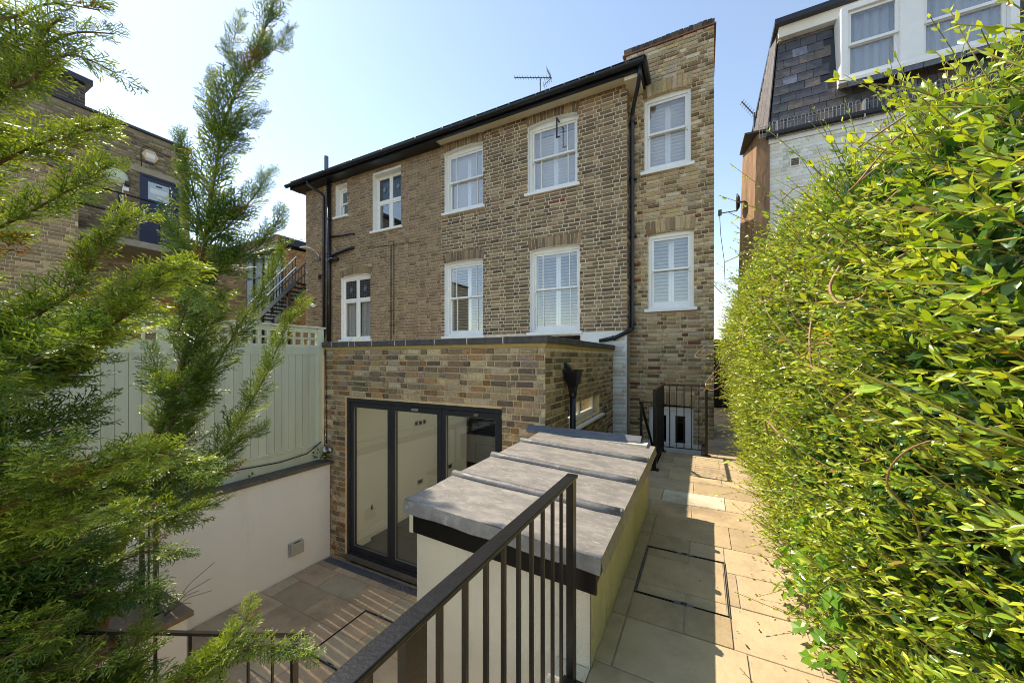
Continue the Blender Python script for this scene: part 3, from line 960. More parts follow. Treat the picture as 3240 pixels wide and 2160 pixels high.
# pipes on the front
def pipe(name, pts, r, n=12, parent=None, m=None):
    return MB().tube(pts, r, n).build(name, m or M['black'], parent or house, smooth=True)
dp = pipe('downpipe', [(-10.1, 6.69, 6.50), (-10.1, 6.70, 6.42), (-9.98, 6.82, 6.30), (-9.86, 6.96, 6.20), (-9.80, 6.985, 6.1), (-9.80, 6.985, 1.5)], .036)
dp['label'] = 'slim black rainwater pipe beside the soil stack'
sp = pipe('soil_pipe', [(-9.56, 6.97, 6.44), (-9.56, 6.97, 1.5)], .058)
for z in (4.42, 4.33, 4.24, 4.12, 3.0, 5.4):
    MB().tube([(-9.56, 6.97, z - .02), (-9.56, 6.97, z + .02)], .07, 12).build('pipe_collar', M['black'], sp)
pipe('waste_pipe', [(-9.5, 6.99, 4.885), (-8.75, 6.99, 4.855), (-8.6, 6.995, 4.85), (-8.57, 7.06, 4.84)], .022)
pipe('waste_pipe', [(-9.5, 6.98, 4.30), (-9.28, 6.96, 4.36), (-8.72, 6.97, 4.44), (-8.62, 6.98, 4.46), (-8.6, 7.07, 4.46)], .04)
pipe('waste_pipe', [(-9.56, 6.96, 4.22), (-9.36, 6.93, 4.225), (-9.26, 6.98, 4.23), (-9.25, 7.07, 4.23)], .055)
rp = pipe('downpipe', [(-.985, 6.72, 6.52), (-.985, 6.73, 6.36), (-1.03, 6.85, 6.26), (-1.13, 7.05, 6.10), (-1.175, 7.17, 6.0), (-1.185, 7.2, 5.9), (-1.185, 7.2, 2.05), (-1.19, 7.17, 1.96),
                       (-1.25, 7.02, 1.90), (-1.45, 6.98, 1.80), (-1.75, 6.97, 1.74)], .038)
rp['label'] = 'black rainwater pipe in the corner between house and tower'
for z in (5.86, 4.80, 3.72, 2.75, 2.06):
    MB().tube([(-1.185, 7.2, z - .025), (-1.185, 7.2, z + .025)], .05, 12).box(-1.26, -1.11, 7.24, 7.285, z - .012, z + .012).build('pipe_clip', M['black'], rp)
MB().tube([(-1.47, 6.985, 1.795), (-1.50, 6.98, 1.782)], .055, 12).build('pipe_clip', M['black'], rp)
pipe('cable', [(-7.09, 7.03, 4.43), (-7.09, 7.03, 2.0)], .009, 6)
pipe('cable', [(-7.19, 7.03, 4.33), (-7.19, 7.03, 1.7)], .011, 6)
pipe('cable', [(-8.05, 7.035, 4.40), (-7.19, 7.035, 4.34), (-6.2, 7.035, 4.30)], .006, 5)
box('air_vent', M['black'], house, -10.1, -9.98, 7.02, 7.05, 3.74, 3.87)
hb = MB().box(-2.63, -2.60, 6.985, 7.0, 5.84, 6.25).box(-2.63, -2.60, 7.0, 7.14, 6.235, 6.25).box(-2.599, -2.54, 6.985, 7.0, 5.84, 5.865)
hb.build('hanging_bracket', M['black'], house)
# ---------------------------------------------------------------- the kitchen extension
EY, EX0, EX1, ETOP = 3.687, -5.137, -1.515, 1.57
ext = thing('kitchen_extension', 'flat roofed multicoloured brick extension with dark folding glass doors', 'extension', (-3.3, 5.3, PATIO))
DX0, DX1, DZ0, DZ1 = -4.687, -2.044, -1.47, 0.835
dop = [(DX0, DX1, -1.62, DZ1)]
sw = (4.44, 6.02, 0.53, 0.86)      # side window: y0, y1, z0, z1
w = holed_wall(MB(), front(EY), EX0, EX1, -1.62, ETOP, dop)
holed_wall(w, lambda a, z, d: (EX1 - d, a, z), EY, FY - .017, -1.62, ETOP, [sw])
w.quad((EX0, EY, -1.62), (EX0, FY, -1.62), (EX0, FY, ETOP), (EX0, EY, ETOP))
for x in (DX0, DX1):
    w.quad((x, EY, -1.62), (x, EY + .3, -1.62), (x, EY + .3, DZ1), (x, EY, DZ1))
w.quad((DX0, EY, DZ1), (DX1, EY, DZ1), (DX1, EY + .3, DZ1), (DX0, EY + .3, DZ1))
for y in sw[:2]:
    w.quad((EX1, y, sw[2]), (EX1 - .3, y, sw[2]), (EX1 - .3, y, sw[3]), (EX1, y, sw[3]))
for z in sw[2:]:
    w.quad((EX1, sw[0], z), (EX1 - .3, sw[0], z), (EX1 - .3, sw[1], z), (EX1, sw[1], z))
w.build('wall', M['mortar_ext'], ext)
P_EXT = [(0.448, 0.32, 0.185), (0.369, 0.262, 0.161), (0.435, 0.25, 0.119), (0.58, 0.442, 0.268), (0.283, 0.205, 0.131), (0.409, 0.269, 0.173), (0.501, 0.358, 0.202), (0.158, 0.115, 0.083), (0.369, 0.192, 0.089), (0.567, 0.435, 0.286), (0.343, 0.237, 0.137), (0.33, 0.237, 0.173)]
P_EXT_SIDE = [(0.414, 0.305, 0.161), (0.333, 0.236, 0.121), (0.471, 0.345, 0.19), (0.287, 0.207, 0.109), (0.184, 0.132, 0.081), (0.437, 0.316, 0.172)]
E_ = Bricks(11, M['brick_ext'], rough=.07)
E_.wall_y(EY, lay(EX0 + .005, EX1 - .002, -1.54, ETOP - .03, [(DX0 - .005, DX1 + .005, -1.7, DZ1)], seed=21, st=.205, hd=.095, j=.018), P_EXT, proud=.013, h=.057)
E_.wall_x(EX1, lay(EY + .004, FY - .03, 0.0, ETOP - .03, [(sw[0], sw[1] + .02, sw[2] - .02, sw[3])], seed=22, st=.205, hd=.095, j=.018), P_EXT_SIDE, proud=.010, h=.056)
E_.emit(ext, 300)
# mortar fillet and weathered coping
MB().box(EX0, EX1 + .02, EY - .022, EY + .1, ETOP - .028, ETOP + .012).box(EX1 - .1, EX1 + .021, EY + .1, FY - .02, ETOP - .028, ETOP + .0125).build('mortar_fillet', mat('mortar_fillet', (.52, .36, .13), .9, var=.2, scale=9, bump=.4, bscale=60), ext)
xs = [-5.20, -4.93, -4.56, -4.44, -4.09, -3.66, -3.47, -2.99, -2.50, -2.01, -1.457]
for i in range(len(xs) - 1):
    MB().box(xs[i] + .008, xs[i + 1] - .008, EY - .05, EY + .24, ETOP + .012, ETOP + .088 + rnd.uniform(-.003, .003)).build('coping_stone', M['coping'], ext, bevel=.006)
ysx = [EY + .25, 4.32, 4.95, 5.6, 6.2, 6.75, FY - .03]
for i in range(len(ysx) - 1):
    MB().box(EX1 - .22, EX1 + .05, ysx[i] + .006, ysx[i + 1] - .006, ETOP + .012, ETOP + .086).build('coping_stone', M['coping'], ext, bevel=.006)
mj = MB().box(EX0, EX1 + .045, EY - .042, EY + .23, ETOP + .013, ETOP + .080).box(EX1 - .2, EX1 + .042, EY + .23, FY - .03, ETOP + .013, ETOP + .078)
mj.build('coping_mortar', mat('white_mortar', (.72, .70, .66), .9, var=.2, scale=30), ext)
# roof, with an unseen glazed opening added to brighten the kitchen
RL = (-4.68, -1.9, 4.15, 6.85)
rm = holed_wall(MB(), lambda a, z, d: (a, z, 1.50 + d), EX0 + .01, EX1 - .01, EY + .01, FY + .19, [RL])
holed_wall(rm, lambda a, z, d: (a, z, 1.05 + d), EX0 + .1, EX1 - .1, EY + .05, FY + .19, [RL])
for x in RL[:2]:
    rm.quad((x, RL[2], 1.05), (x, RL[3], 1.05), (x, RL[3], 1.5), (x, RL[2], 1.5))
for y in RL[2:]:
    rm.quad((RL[0], y, 1.05), (RL[1], y, 1.05), (RL[1], y, 1.5), (RL[0], y, 1.5))
rm.build('flat_roof', M['plaster'], ext)
MB().box(RL[0] - .03, RL[1] + .03, RL[2] - .03, RL[3] + .03, 1.51, 1.53).build('added_rooflight', M['door_glass'], ext)  # unseen pane, added to let daylight into the room
# rooms behind the doors
it = MB()
it.quad((-4.74, EY + .02, -1.46), (-4.74, 6.9, -1.46), (-4.74, 6.9, 1.05), (-4.74, EY + .02, 1.05)).quad((-4.74, 6.9, -1.46), (-6.2, 6.9, -1.46), (-6.2, 6.9, 1.05), (-4.74, 6.9, 1.05))
it.quad((-6.2, 6.9, -1.46), (-6.2, 9.2, -1.46), (-6.2, 9.2, 1.05), (-6.2, 6.9, 1.05)).quad((-6.2, 9.2, -1.46), (-1.6, 9.2, -1.46), (-1.6, 9.2, 1.05), (-6.2, 9.2, 1.05))
it.quad((-1.62, EY + .32, -1.46), (-1.62, 9.2, -1.46), (-1.62, 9.2, sw[2] - .01), (-1.62, EY + .32, sw[2] - .01))
it.quad((-1.62, EY + .32, sw[3] + .01), (-1.62, 9.2, sw[3] + .01), (-1.62, 9.2, 1.05), (-1.62, EY + .32, 1.05))
it.quad((-6.2, FY + .19, 1.05), (-1.6, FY + .19, 1.05), (-1.6, 9.2, 1.05), (-6.2, 9.2, 1.05))
it.build('room_wall', M['plaster'], ext)
fl = MB().quad((-6.2, EY + .15, -1.461), (-1.6, EY + .15, -1.461), (-1.6, 9.2, -1.461), (-6.2, 9.2, -1.461)).build('room_floor', M['floor'], ext)
ft = MB().box(-.5, .5, -.5, .5, -.5, .5).build('floor_tile', M['floor'], None)
for i in range(6):
    for k in range(7):
        share('floor_tile', ft.data, ext, (-4.44 + i * .604, 4.15 + k * .604, -1.458), scale=(.598, .598, .008))
bpy.data.objects.remove(ft)
sk = MB().box(-4.739, -4.722, EY + .3, 6.895, -1.45, -1.30).box(-4.739, -4.73, EY + .3, 6.895, -1.30, -1.285)
sk.build('skirting', M['white'], ext)
box('room_pier', M['plaster'], ext, -4.738, -4.63, EY + .16, EY + .42, -1.45, 1.04)
def socket(y, z, w=.145, h=.086):
    p = MB().box(-4.7395, -4.733, y - w / 2, y + w / 2, z - h / 2, z + h / 2).build('socket_plate', M['steel'], ext)
    MB().box(-4.7329, -4.731, y - w * .3, y + w * .3, z - h * .3, z + h * .3).build('socket_face', M['black'], p)
socket(4.17, -.98)
socket(5.36, -.91)
socket(6.28, -.86)
for i in range(3):
    socket(5.26 + i * .11, .20, .085, .085)
# folding doors
bf = MB()
frame_rect(bf, DX0, DX1, DZ0, DZ1, EY + .03, EY + .13, .05, .05, .06, .04)
bi = bf.build('folding_door', M['grey_frame'], ext, bevel=.003)
MB().box(DX0 - .02, DX1 + .02, EY - .03, EY + .14, DZ0 - .045, DZ0 - .001).build('threshold', M['coping_buff'], ext)
px = [DX0 + .05, -3.819, -2.952, DX1 - .05]
for i in range(3):
    a, b = px[i] + .003, px[i + 1] - .003
    lf = frame_rect(MB(), a, b, DZ0 + .045, DZ1 - .065, EY + .045, EY + .11, .062, .062, .07, .085).build('door_leaf', M['grey_frame'], bi, bevel=.003)
    MB().box(a + .062, b - .062, EY + .07, EY + .085, DZ0 + .13, DZ1 - .135).build('door_pane', M['door_glass'], bi)
    bead = frame_rect(MB(), a + .062, b - .062, DZ0 + .13, DZ1 - .135, EY + .055, EY + .0695, .012, .006, .006, .006).build('glazing_bead', mat('grey_gasket', (.16, .16, .16), .5) if i == 0 else bpy.data.materials['grey_gasket'], bi)
    if i:
        hx = a + (.38 if i == 1 else .5)
        MB().box(hx, hx + .12 / i, EY + .03, EY + .0445, DZ1 - .115, DZ1 - .085).build('catch', M['steel'], bi)
MB().box(-2.13, -2.115, EY + .0, EY + .044, -.45, -.1).build('pull_handle', M['steel'], bi)
for z in (-1.0, -.3, .4):
    MB().tube([(DX0 + .06, EY + .035, z - .05), (DX0 + .06, EY + .035, z + .05)], .012, 8).build('hinge', M['grey_frame'], bi)
# side window of the extension
y0, y1, z0, z1 = sw
sf = MB()
xo = EX1 - .10
def frx(mb, a0, a1, c0, c1, xa, xb, t_):
    mb.box(xa, xb, a0, a0 + t_, c0, c1).box(xa, xb, a1 - t_, a1, c0, c1).box(xa, xb, a0 + t_, a1 - t_, c1 - t_, c1).box(xa, xb, a0 + t_, a1 - t_, c0, c0 + t_)
    return mb
swo = frx(sf, y0, y1, z0, z1, xo - .06, xo, .035).build('window', M['white'], ext, bevel=.003)
swo['label'] = 'low white two light window in the side of the extension'
ym = (y0 + y1) / 2
for a, b in ((y0 + .035, ym - .001), (ym + .001, y1 - .035)):
    frx(MB(), a, b, z0 + .035, z1 - .035, xo - .045, xo + .012, .04).build('casement', M['white'], swo, bevel=.003)
    MB().box(xo - .02, xo - .016, a + .04, b - .04, z0 + .075, z1 - .075).build('pane', M['glass'], swo)
    MB().box(xo + .0121, xo + .014, a + .2, b - .2, z1 - .066, z1 - .058).build('trickle_vent', M['coping_buff'], swo)
MB().hexa([(xo, y0, z0 - .05), (EX1 + .06, y0 - .04, z0 - .06), (EX1 + .06, y1 + .14, z0 - .06), (xo, y1 + .14, z0 - .05), (xo, y0, z0 - .004), (EX1 + .06, y0 - .04, z0 - .03), (EX1 + .06, y1 + .14, z0 - .03), (xo, y1 + .14, z0 - .004)]).build('sill', M['white'], swo)
# hopper head and pipe on the side wall
hy = 4.34
hp = MB()
hx = EX1 + .10
ring = lambda z, rx, ry: [(hx - rx, hy - ry, z), (hx + rx, hy - ry, z), (hx + rx, hy + ry, z), (hx - rx, hy + ry, z)]
lv = [ring(1.00, .04, .04), ring(1.06, .045, .045), ring(1.16, .075, .085), ring(1.25, .085, .12), ring(1.252, .095, .13), ring(1.275, .095, .13)]
for a, b in zip(lv[:-1], lv[1:]):
    for k in range(4):
        hp.quad(a[k], a[(k + 1) % 4], b[(k + 1) % 4], b[k])
hp.quad(*lv[0])
ho = hp.build('rainwater_hopper', M['black'], ext)
MB().tube([(hx, hy, 1.03), (hx, hy, -.2)], .036, 12).build('pipe', M['black'], ho, smooth=True)
MB().tube([(hx, hy, 1.0), (hx, hy, .95)], .047, 12).build('pipe_collar', M['black'], ho)
MB().bar((hx - .10, hy - .01, 1.345), (hx - .01, hy - .01, 1.25), .075, .045).build('outlet_chute', M['black'], ho)
pipe('cable', [(-5.09, EY - .03, 1.55), (-5.085, EY - .025, .9), (-5.075, EY - .03, .3), (-5.07, EY - .03, .12)], .008, 6, ext)

# steel up-and-down lamp on the left pier of the extension
t = thing('wall_lamp', 'brushed steel cylinder wall lamp on the brick pier beside the doors', 'lamp', (-5.03, EY - .06, .02))
MB().tube([(-5.05, EY - .075, -.045), (-5.05, EY - .075, .085)], .031, 18).build('lamp_body', M['steel'], t, smooth=True)
MB().tube([(-4.99, EY - .012, .03), (-4.99, EY - .055, .03)], .045, 18).build('wall_rose', M['steel'], t, smooth=True)
MB().bar((-5.05, EY - .06, .03), (-4.99, EY - .045, .03), .02).build('bracket', M['steel'], t)

# kitchen seen through the glass
t = thing('kitchen_units', 'white kitchen base units with dark worktop seen through the glass doors', 'kitchen units', (-4.2, 8.4, -1.45))
for i in range(4):
    a = -5.95 + i * .62 + (.62 if i > 1 else 0)
    cb = box('cabinet', M['white'], t, a, a + .61, 8.2, 8.8, -1.35, -.60)
    for k, (p, q) in enumerate(((-1.34, -1.10), (-1.09, -.85), (-.84, -.62))):
        box('drawer_front', M['white'], cb, a + .004, a + .606, 8.18, 8.199, p, q)
box('worktop', M['grey_frame'], t, -6.1, -4.72, 8.16, 8.8, -.599, -.56)
box('worktop', M['grey_frame'], t, -4.05, -2.6, 8.16, 8.8, -.599, -.56)
box('splashback', M['grey_frame'], t, -6.1, -2.6, 8.81, 8.83, -.55, .9)
t = thing('range_cooker', 'pale range cooker with glass oven doors in the kitchen behind the glass', 'cooker', (-4.38, 8.45, -1.45))
bo = box('body', M['steel'], t, -4.70, -4.07, 8.15, 8.78, -1.38, -.58)
box('control_panel', M['white'], t, -4.69, -4.08, 8.12, 8.149, -.72, -.59)
for i in range(6):
    MB().tube([(-4.64 + i * .10, 8.119, -.655), (-4.64 + i * .10, 8.095, -.655)], .018, 10).build('knob', M['black'], t)
for (p, q) in ((-1.02, -.75), (-1.34, -1.05)):
    d_ = box('oven_door', M['white'], t, -4.69, -4.08, 8.125, 8.149, p, q)
    box('oven_glass', M['black'], d_, -4.60, -4.17, 8.12, 8.1245, p + .05, q - .07)
    MB().tube([(-4.65, 8.09, q - .03), (-4.12, 8.09, q - .03)], .010, 8).build('handle', M['steel'], d_)

# ---------------------------------------------------------------- lead roofed store
LX0, LX1, LY0, LY1 = -1.49, -0.46, 1.66, 3.66
store = thing('lead_roofed_store', 'cream rendered lean to store with a pale mottled lead roof', 'store', (-1.0, 2.6, PATIO))
MB().box(LX0, LX1, LY0, LY1, PATIO - .05, .50).build('wall', M['render'], store)
MB().quad((LX1 + .003, LY0 + .003, -.02), (LX1 + .003, LY1, -.02), (LX1 + .003, LY1, .5), (LX1 + .003, LY0 + .003, .5)).build('side_render', M['render_algae'], store)
MB().hexa([(LX0 - .012, LY0 - .02, .405), (LX1 + .035, LY0 - .02, .352), (LX1 + .035, LY0 - .001, .352), (LX0 - .012, LY0 - .001, .405), (LX0 - .012, LY0 - .02, .56), (LX1 + .035, LY0 - .02, .50), (LX1 + .035, LY0 - .001, .50), (LX0 - .012, LY0 - .001, .56)]).box(LX1 + .005, LX1 + .034, LY0 - .0005, LY1, .40, .49).build('fascia', M['iron'], store, bevel=.002)
box('trim', M['cream'], store, LX0 - .04, LX0 - .013, LY0 - .02, LY0 + .01, .40, .56)
def lz(x, y):      # top of the lead roof
    return .605 - .06 * (x + 1.52) / 1.12 + .035 * (y - 1.6) / 2.1 * (1 + .5 * (x + 1.52) / 1.12)
RX0, RX1 = -1.53, -.395
ry = [1.60, 2.08, 2.60, 3.14, 3.66]
for i in range(4):
    mb = MB()
    n = 10
    for a in range(n):
        for b in range(4):
            q = []
            for (p, s_) in ((a, b), (a + 1, b), (a + 1, b + 1), (a, b + 1)):
                X_ = RX0 + (RX1 - RX0) * p / n
                Y_ = ry[i] + (ry[i + 1] - ry[i]) * s_ / 4
                q.append((X_, Y_, lz(X_, Y_) + .004 * math.sin(X_ * 9 + i) * math.sin(Y_ * 11)))
            mb.quad(*q)
    for a in range(n):      # drips at the front and sides
        X0_, X1_ = RX0 + (RX1 - RX0) * a / n, RX0 + (RX1 - RX0) * (a + 1) / n
        if i == 0:
            d0, d1 = .068 + .004 * math.sin(a * 1.9), .068 + .004 * math.sin(a * 1.9 + 1.9)
            mb.quad((X0_, ry[0], lz(X0_, ry[0])), (X1_, ry[0], lz(X1_, ry[0])), (X1_, ry[0] - .012, lz(X1_, ry[0]) - d1), (X0_, ry[0] - .012, lz(X0_, ry[0]) - d0))
    for X_, s_ in ((RX0, -1), (RX1, 1)):
        for b in range(4):
            Y0_, Y1_ = ry[i] + (ry[i + 1] - ry[i]) * b / 4, ry[i] + (ry[i + 1] - ry[i]) * (b + 1) / 4
            mb.quad((X_, Y0_, lz(X_, Y0_)), (X_, Y1_, lz(X_, Y1_)), (X_ + s_ * .012, Y1_, lz(X_, Y1_) - .068), (X_ + s_ * .012, Y0_, lz(X_, Y0_) - .068))
    mb.build('lead_sheet', M['lead'], store)
for i in (1, 2, 3):
    pts = [(X_, ry[i] + rnd.uniform(-.004, .004), lz(X_, ry[i]) + .002 + rnd.uniform(-.002, .002)) for X_ in [RX0 - .006 + (RX1 - RX0 + .0) * k / 8 for k in range(9)]]
    ro = MB().tube(pts, .030, 10).build('lead_roll', M['lead_roll'], store, smooth=True)
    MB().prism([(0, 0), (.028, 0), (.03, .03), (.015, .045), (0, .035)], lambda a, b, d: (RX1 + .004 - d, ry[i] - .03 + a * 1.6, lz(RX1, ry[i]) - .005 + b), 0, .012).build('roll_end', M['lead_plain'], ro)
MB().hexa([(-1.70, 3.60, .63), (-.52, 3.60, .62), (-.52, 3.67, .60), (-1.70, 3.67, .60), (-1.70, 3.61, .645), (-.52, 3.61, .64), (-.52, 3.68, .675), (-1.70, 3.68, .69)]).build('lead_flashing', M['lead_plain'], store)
MB().box(LX0, LX1, LY1 - .1, LY1 + .012, .0, .62).build('wall', M['render'], store)

# ---------------------------------------------------------------- railings
def railing_post(t, x, y, z0, z1, w=.04, d=.012, foot=True):
    p = MB().box(x - d / 2, x + d / 2, y - w / 2, y + w / 2, z0, z1).build('post', M['iron'], t)
    if foot:
        MB().box(x - .05, x + .05, y - .05, y + .05, z0, z0 + .012).build('foot_plate', M['iron'], p)
    return p
bal = MB().box(-.006, .006, -.006, .006, 0, 1).build('baluster', M['iron'], None)
def baluster(t, x, y, z0, z1):
    share('baluster', bal.data, t, (x, y, z0), scale=(1, 1, z1 - z0))

t = thing('path_railing', 'black iron railing running along the path edge in the foreground', 'railing', (-.5, .3, 0))
MB().box(-.523, -.477, -.9, 1.535, .905, .92).build('handrail', M['iron'], t, bevel=.003)
MB().box(-.512, -.488, -.9, 1.51, .06, .072).build('bottom_rail', M['iron'], t)
railing_post(t, -.5, 1.512, .0, .905, w=.045, d=.03)
railing_post(t, -.5, .545, .0, .905, w=.06, d=.02)
railing_post(t, -.5, -.45, .0, .905, w=.06, d=.02)
y = 1.512 - .125
while y > -.85:
    if abs(y - .545) > .05 and abs(y + .45) > .05:
        baluster(t, -.5, y, .072, .905)
    y -= .095
MB().box(-.62, -.4605, -3.1, 1.655, PATIO, -.0).build('kerb_wall', M['render'], t)

t = thing('stairwell_railing', 'black iron corner railing round the basement stairwell by the tower', 'railing', (-.25, 5.5, 0))
MB().box(-.565, -.53, 4.965, 6.05, 1.005, 1.02).box(-.53, .065, 6.015, 6.05, 1.005, 1.02).build('handrail', M['iron'], t)
MB().box(-.557, -.538, 5.0, 6.0, .07, .082).box(-.538, .04, 6.025, 6.04, .07, .082).build('bottom_rail', M['iron'], t)
railing_post(t, -.548, 4.985, 0, 1.005, w=.035, d=.035)
railing_post(t, -.548, 6.032, 0, 1.005, w=.035, d=.035)
railing_post(t, .042, 6.032, 0, 1.005, w=.035, d=.035)
for i in range(1, 11):
    baluster(t, -.548, 4.985 + i * .0952, .082, 1.005)
for i in range(1, 6):
    baluster(t, -.548 + i * .0983, 6.032, .082, 1.005)
MB().bar((-.72, 4.99, .86), (-.72, 6.9, -.40), .035, .014).box(-.74, -.55, 4.965, 5.0, .845, .86).build('stair_rail', M['iron'], t)
MB().bar((-.72, 5.05, .83), (-.72, 5.05, -.1), .03, .03).bar((-.72, 6.2, .05), (-.72, 6.2, -.9), .03, .03).build('stair_post', M['iron'], t)
ws = MB()
for i in range(8):
    ws.box(-1.25, -.56, 4.98 + .25 * i, 4.98 + .25 * (i + 1), -1.69, -.17 * (i + 1))
struct('stairwell', ws.box(-1.25, .06, 6.98, 7.29, -1.69, -1.545).box(-.56, .06, 6.04, 6.98, -1.69, -1.546), M['joint'])

# ---------------------------------------------------------------- white retaining wall, fence
rw = thing('retaining_wall', 'smooth white rendered wall with thin dark stone coping beside the patio', 'wall', (-5.1, 0.5, PATIO))
MB().box(-5.3, -5.0, -3.1, 3.665, PATIO - .1, -.172).build('wall', mat('white_render', (.88, .865, .81), .9, var=.04, scale=1.5, bump=.2, bscale=70, stain=[((.62, .56, .44), 1.6, .58, .8, .35, (2.5, 2.5, .35)), ((.40, .35, .26), 55, .70, .77, .35, (1, 1, 1))]), rw)
yy = 3.66
while yy > -3:
    MB().box(-5.28, -4.955, yy - .896, yy - .004, -.171, -.128).build('coping_stone', M['coping_buff'], rw, bevel=.005)
    yy -= .9
fence = thing('garden_fence', 'sage green boarded fence with trellis top above the white wall', 'fence', (-5.2, 0.5, -.1))
FX = -5.2
bme = MB().hexa([(-.011, -.5, 0), (.011, -.49, 0), (.011, .49, 0), (-.011, .5, 0), (-.011, -.5, 1), (.011, -.49, 1), (.011, .49, 1), (-.011, .5, 1)]).build('board', M['fence'], None)
posts = [3.63, 1.80, -.03, -1.86, -3.0]
MB().box(FX - .03, FX + .0, -3.05, 3.66, -.127, -.02).box(FX - .028, FX + .012, -3.05, 3.6, -.018, .09).build('gravel_board', M['fence'], fence)
for i, p in enumerate(posts):
    MB().box(FX - .045, FX + .045, p - .045, p + .045, -.12, 1.86).build('post', M['fence'], fence, bevel=.005)
    if i == len(posts) - 1: continue
    a, b = posts[i + 1] + .045, p - .045
    MB().box(FX - .02, FX + .022, a, b, 1.47, 1.57).box(FX - .025, FX + .03, a, b, .09, .12).build('rail', M['fence'], fence)
    MB().box(FX - .08, FX + .024, a, b, 1.571, 1.61).box(FX - .08, FX + .024, a, b, 1.80, 1.85).build('trellis_rail', M['fence'], fence)  # rails deepened at the back to block sun through the gaps
    for q in (a, b - .03):
        MB().box(FX - .014, FX + .018, q, q + .03, .12, 1.47).build('stile', M['fence'], fence)
    n = round((b - a - .06) / .098)
    wd = (b - a - .06) / n
    for k in range(n):
        share('board', bme.data, fence, (FX + rnd.uniform(-.0015, .0015), a + .03 + (k + .5) * wd, .12), scale=(1, wd - .004, 1.35))
    nt_ = 15
    for k in range(1, nt_):
        yy = a + (b - a) * k / nt_
        MB().box(FX - .008, FX + .022, yy - .011, yy + .011, 1.61, 1.695).box(FX - .008, FX + .022, yy - .011, yy + .011, 1.7205, 1.80).build('trellis_slat', M['fence'], fence)
    box('trellis_slat', M['fence'], fence, FX - .085, FX + .02, a, b, 1.696, 1.72)  # middle slat deepened likewise to stop sunlight passing the trellis
MB().box(FX - .05, FX + .06, -3.05, 3.70, 1.861, 1.885).build('cap_rail', M['fence'], fence, bevel=.004)
bpy.data.objects.remove(bme)
fc = MB().tube([(FX + .06, 3.62, .15), (FX + .055, 3.4, .02), (FX + .05, 3.0, -.01), (FX + .05, 2.4, .03), (FX + .05, 1.6, -.02), (FX + .05, .6, .02), (FX + .05, -1, .0)], .008, 6).build('cable', M['black'], None)
tag(fc, 'thin black cable sagging along the foot of the green fence', 'cable')
t = thing('outdoor_socket', 'grey weatherproof socket box low on the white rendered wall', 'socket', (-5.0, 3.13, -1.19))
MB().box(-5.0, -4.965, 3.03, 3.23, -1.285, -1.10).build('back_box', mat('grey_plastic', (.45, .44, .37), .5), t, bevel=.012)
MB().box(-4.965, -4.93, 3.04, 3.22, -1.275, -1.11).build('cover', bpy.data.materials['grey_plastic'], t, bevel=.012)
MB().box(-4.952, -4.94, 3.09, 3.17, -1.109, -1.10).build('latch', M['black'], t)
# planter wall with its railing, lower left
pl = thing('planter_wall', 'low white planter wall with a worn brown stone coping at the lower left', 'planter', (-4.55, .9, PATIO))
MB().box(-4.99, -4.20, -3.0, 1.62, PATIO - .1, -.951).build('wall', bpy.data.materials['white_render'], pl)
for k in range(4):
    MB().box(-4.99, -4.16, 1.66 - 1.0 * (k + 1) + .004, 1.66 - 1.0 * k, -.95, -.90).build('coping_stone', mat('brown_coping', (.22, .16, .10), .9, var=.4, scale=7, bump=.4, bscale=40) if k == 0 else bpy.data.materials['brown_coping'], pl, bevel=.006)
t = thing('planter_railing', 'black iron railing standing on the brown stone coping of the planter', 'railing', (-4.5, 1.5, -.9))
MB().box(-4.98, -4.40, 1.46, 1.50, -.02, -.005).build('handrail', M['iron'], t)
for x in (-4.42, -4.72):
    railing_post(t, x, 1.48, -.9, -.02, w=.03, d=.03, foot=x == -4.42)
for x in (-4.57,):
    baluster(t, x, 1.48, -.9, -.02)
t = thing('step_railing', 'sloping black iron handrail beside the garden steps at the lower left', 'railing', (-2.5, 1.2, PATIO))
za = lambda y: -.514 + (1.593 - y) * .69
MB().bar((-2.5, 1.66, za(1.66)), (-2.5, -.6, za(-.6)), .045, .014).build('handrail', M['iron'], t)
y = 1.56
k = 0
while y > -.55:
    if k % 6 == 0:
        MB().box(-2.515, -2.485, y - .02, y + .02, PATIO + .0, za(y)).build('post', M['iron'], t)
    else:
        baluster(t, -2.5, y, za(y) - .85, za(y))
    y -= .145
    k += 1
MB().bar((-2.5, 1.6, za(1.6) - .85), (-2.5, -.6, za(-.6) - .85), .02, .012).build('bottom_rail', M['iron'], t)
bpy.data.objects.remove(bal)
# ---------------------------------------------------------------- flat roofed building on the left
P_LEFT = [(0.287, 0.23, 0.144), (0.23, 0.184, 0.115), (0.333, 0.27, 0.172), (0.184, 0.144, 0.098), (0.265, 0.207, 0.132), (0.368, 0.299, 0.19)]
P_DARK = [(.10, .085, .075), (.075, .065, .06), (.13, .11, .09), (.09, .075, .065)]
P_YEL = [(.36, .29, .17), (.30, .23, .14), (.42, .34, .20), (.26, .20, .13)]
P_ORANGE = [(.55, .31, .14), (.48, .26, .12), (.62, .38, .18)]
BX = -13.0
lb = thing('flat_roofed_building', 'long weathered brick building with flat roof and dark blue door behind the fence', 'building', (BX - 2, 3.0, -1.6))
ldoor = (4.03, 4.85, 4.22, 6.24)
w = holed_wall(MB(), lambda a, z, d: (BX - d, a, z), -3.0, 5.08, -1.6, 7.30, [ldoor, (2.62, 2.84, 6.25, 6.52)])
w.quad((BX, 5.08, -1.6), (BX - 6, 5.08, -1.6), (BX - 6, 5.08, 7.3), (BX, 5.08, 7.3)).quad((BX, -3, 7.3), (BX, 5.08, 7.3), (BX - 6, 5.08, 7.3), (BX - 6, -3, 7.3))
w.build('wall', mat('weathered_mortar', (.27, .215, .14), .95, var=.3, scale=4, bump=.5, bscale=60), lb)
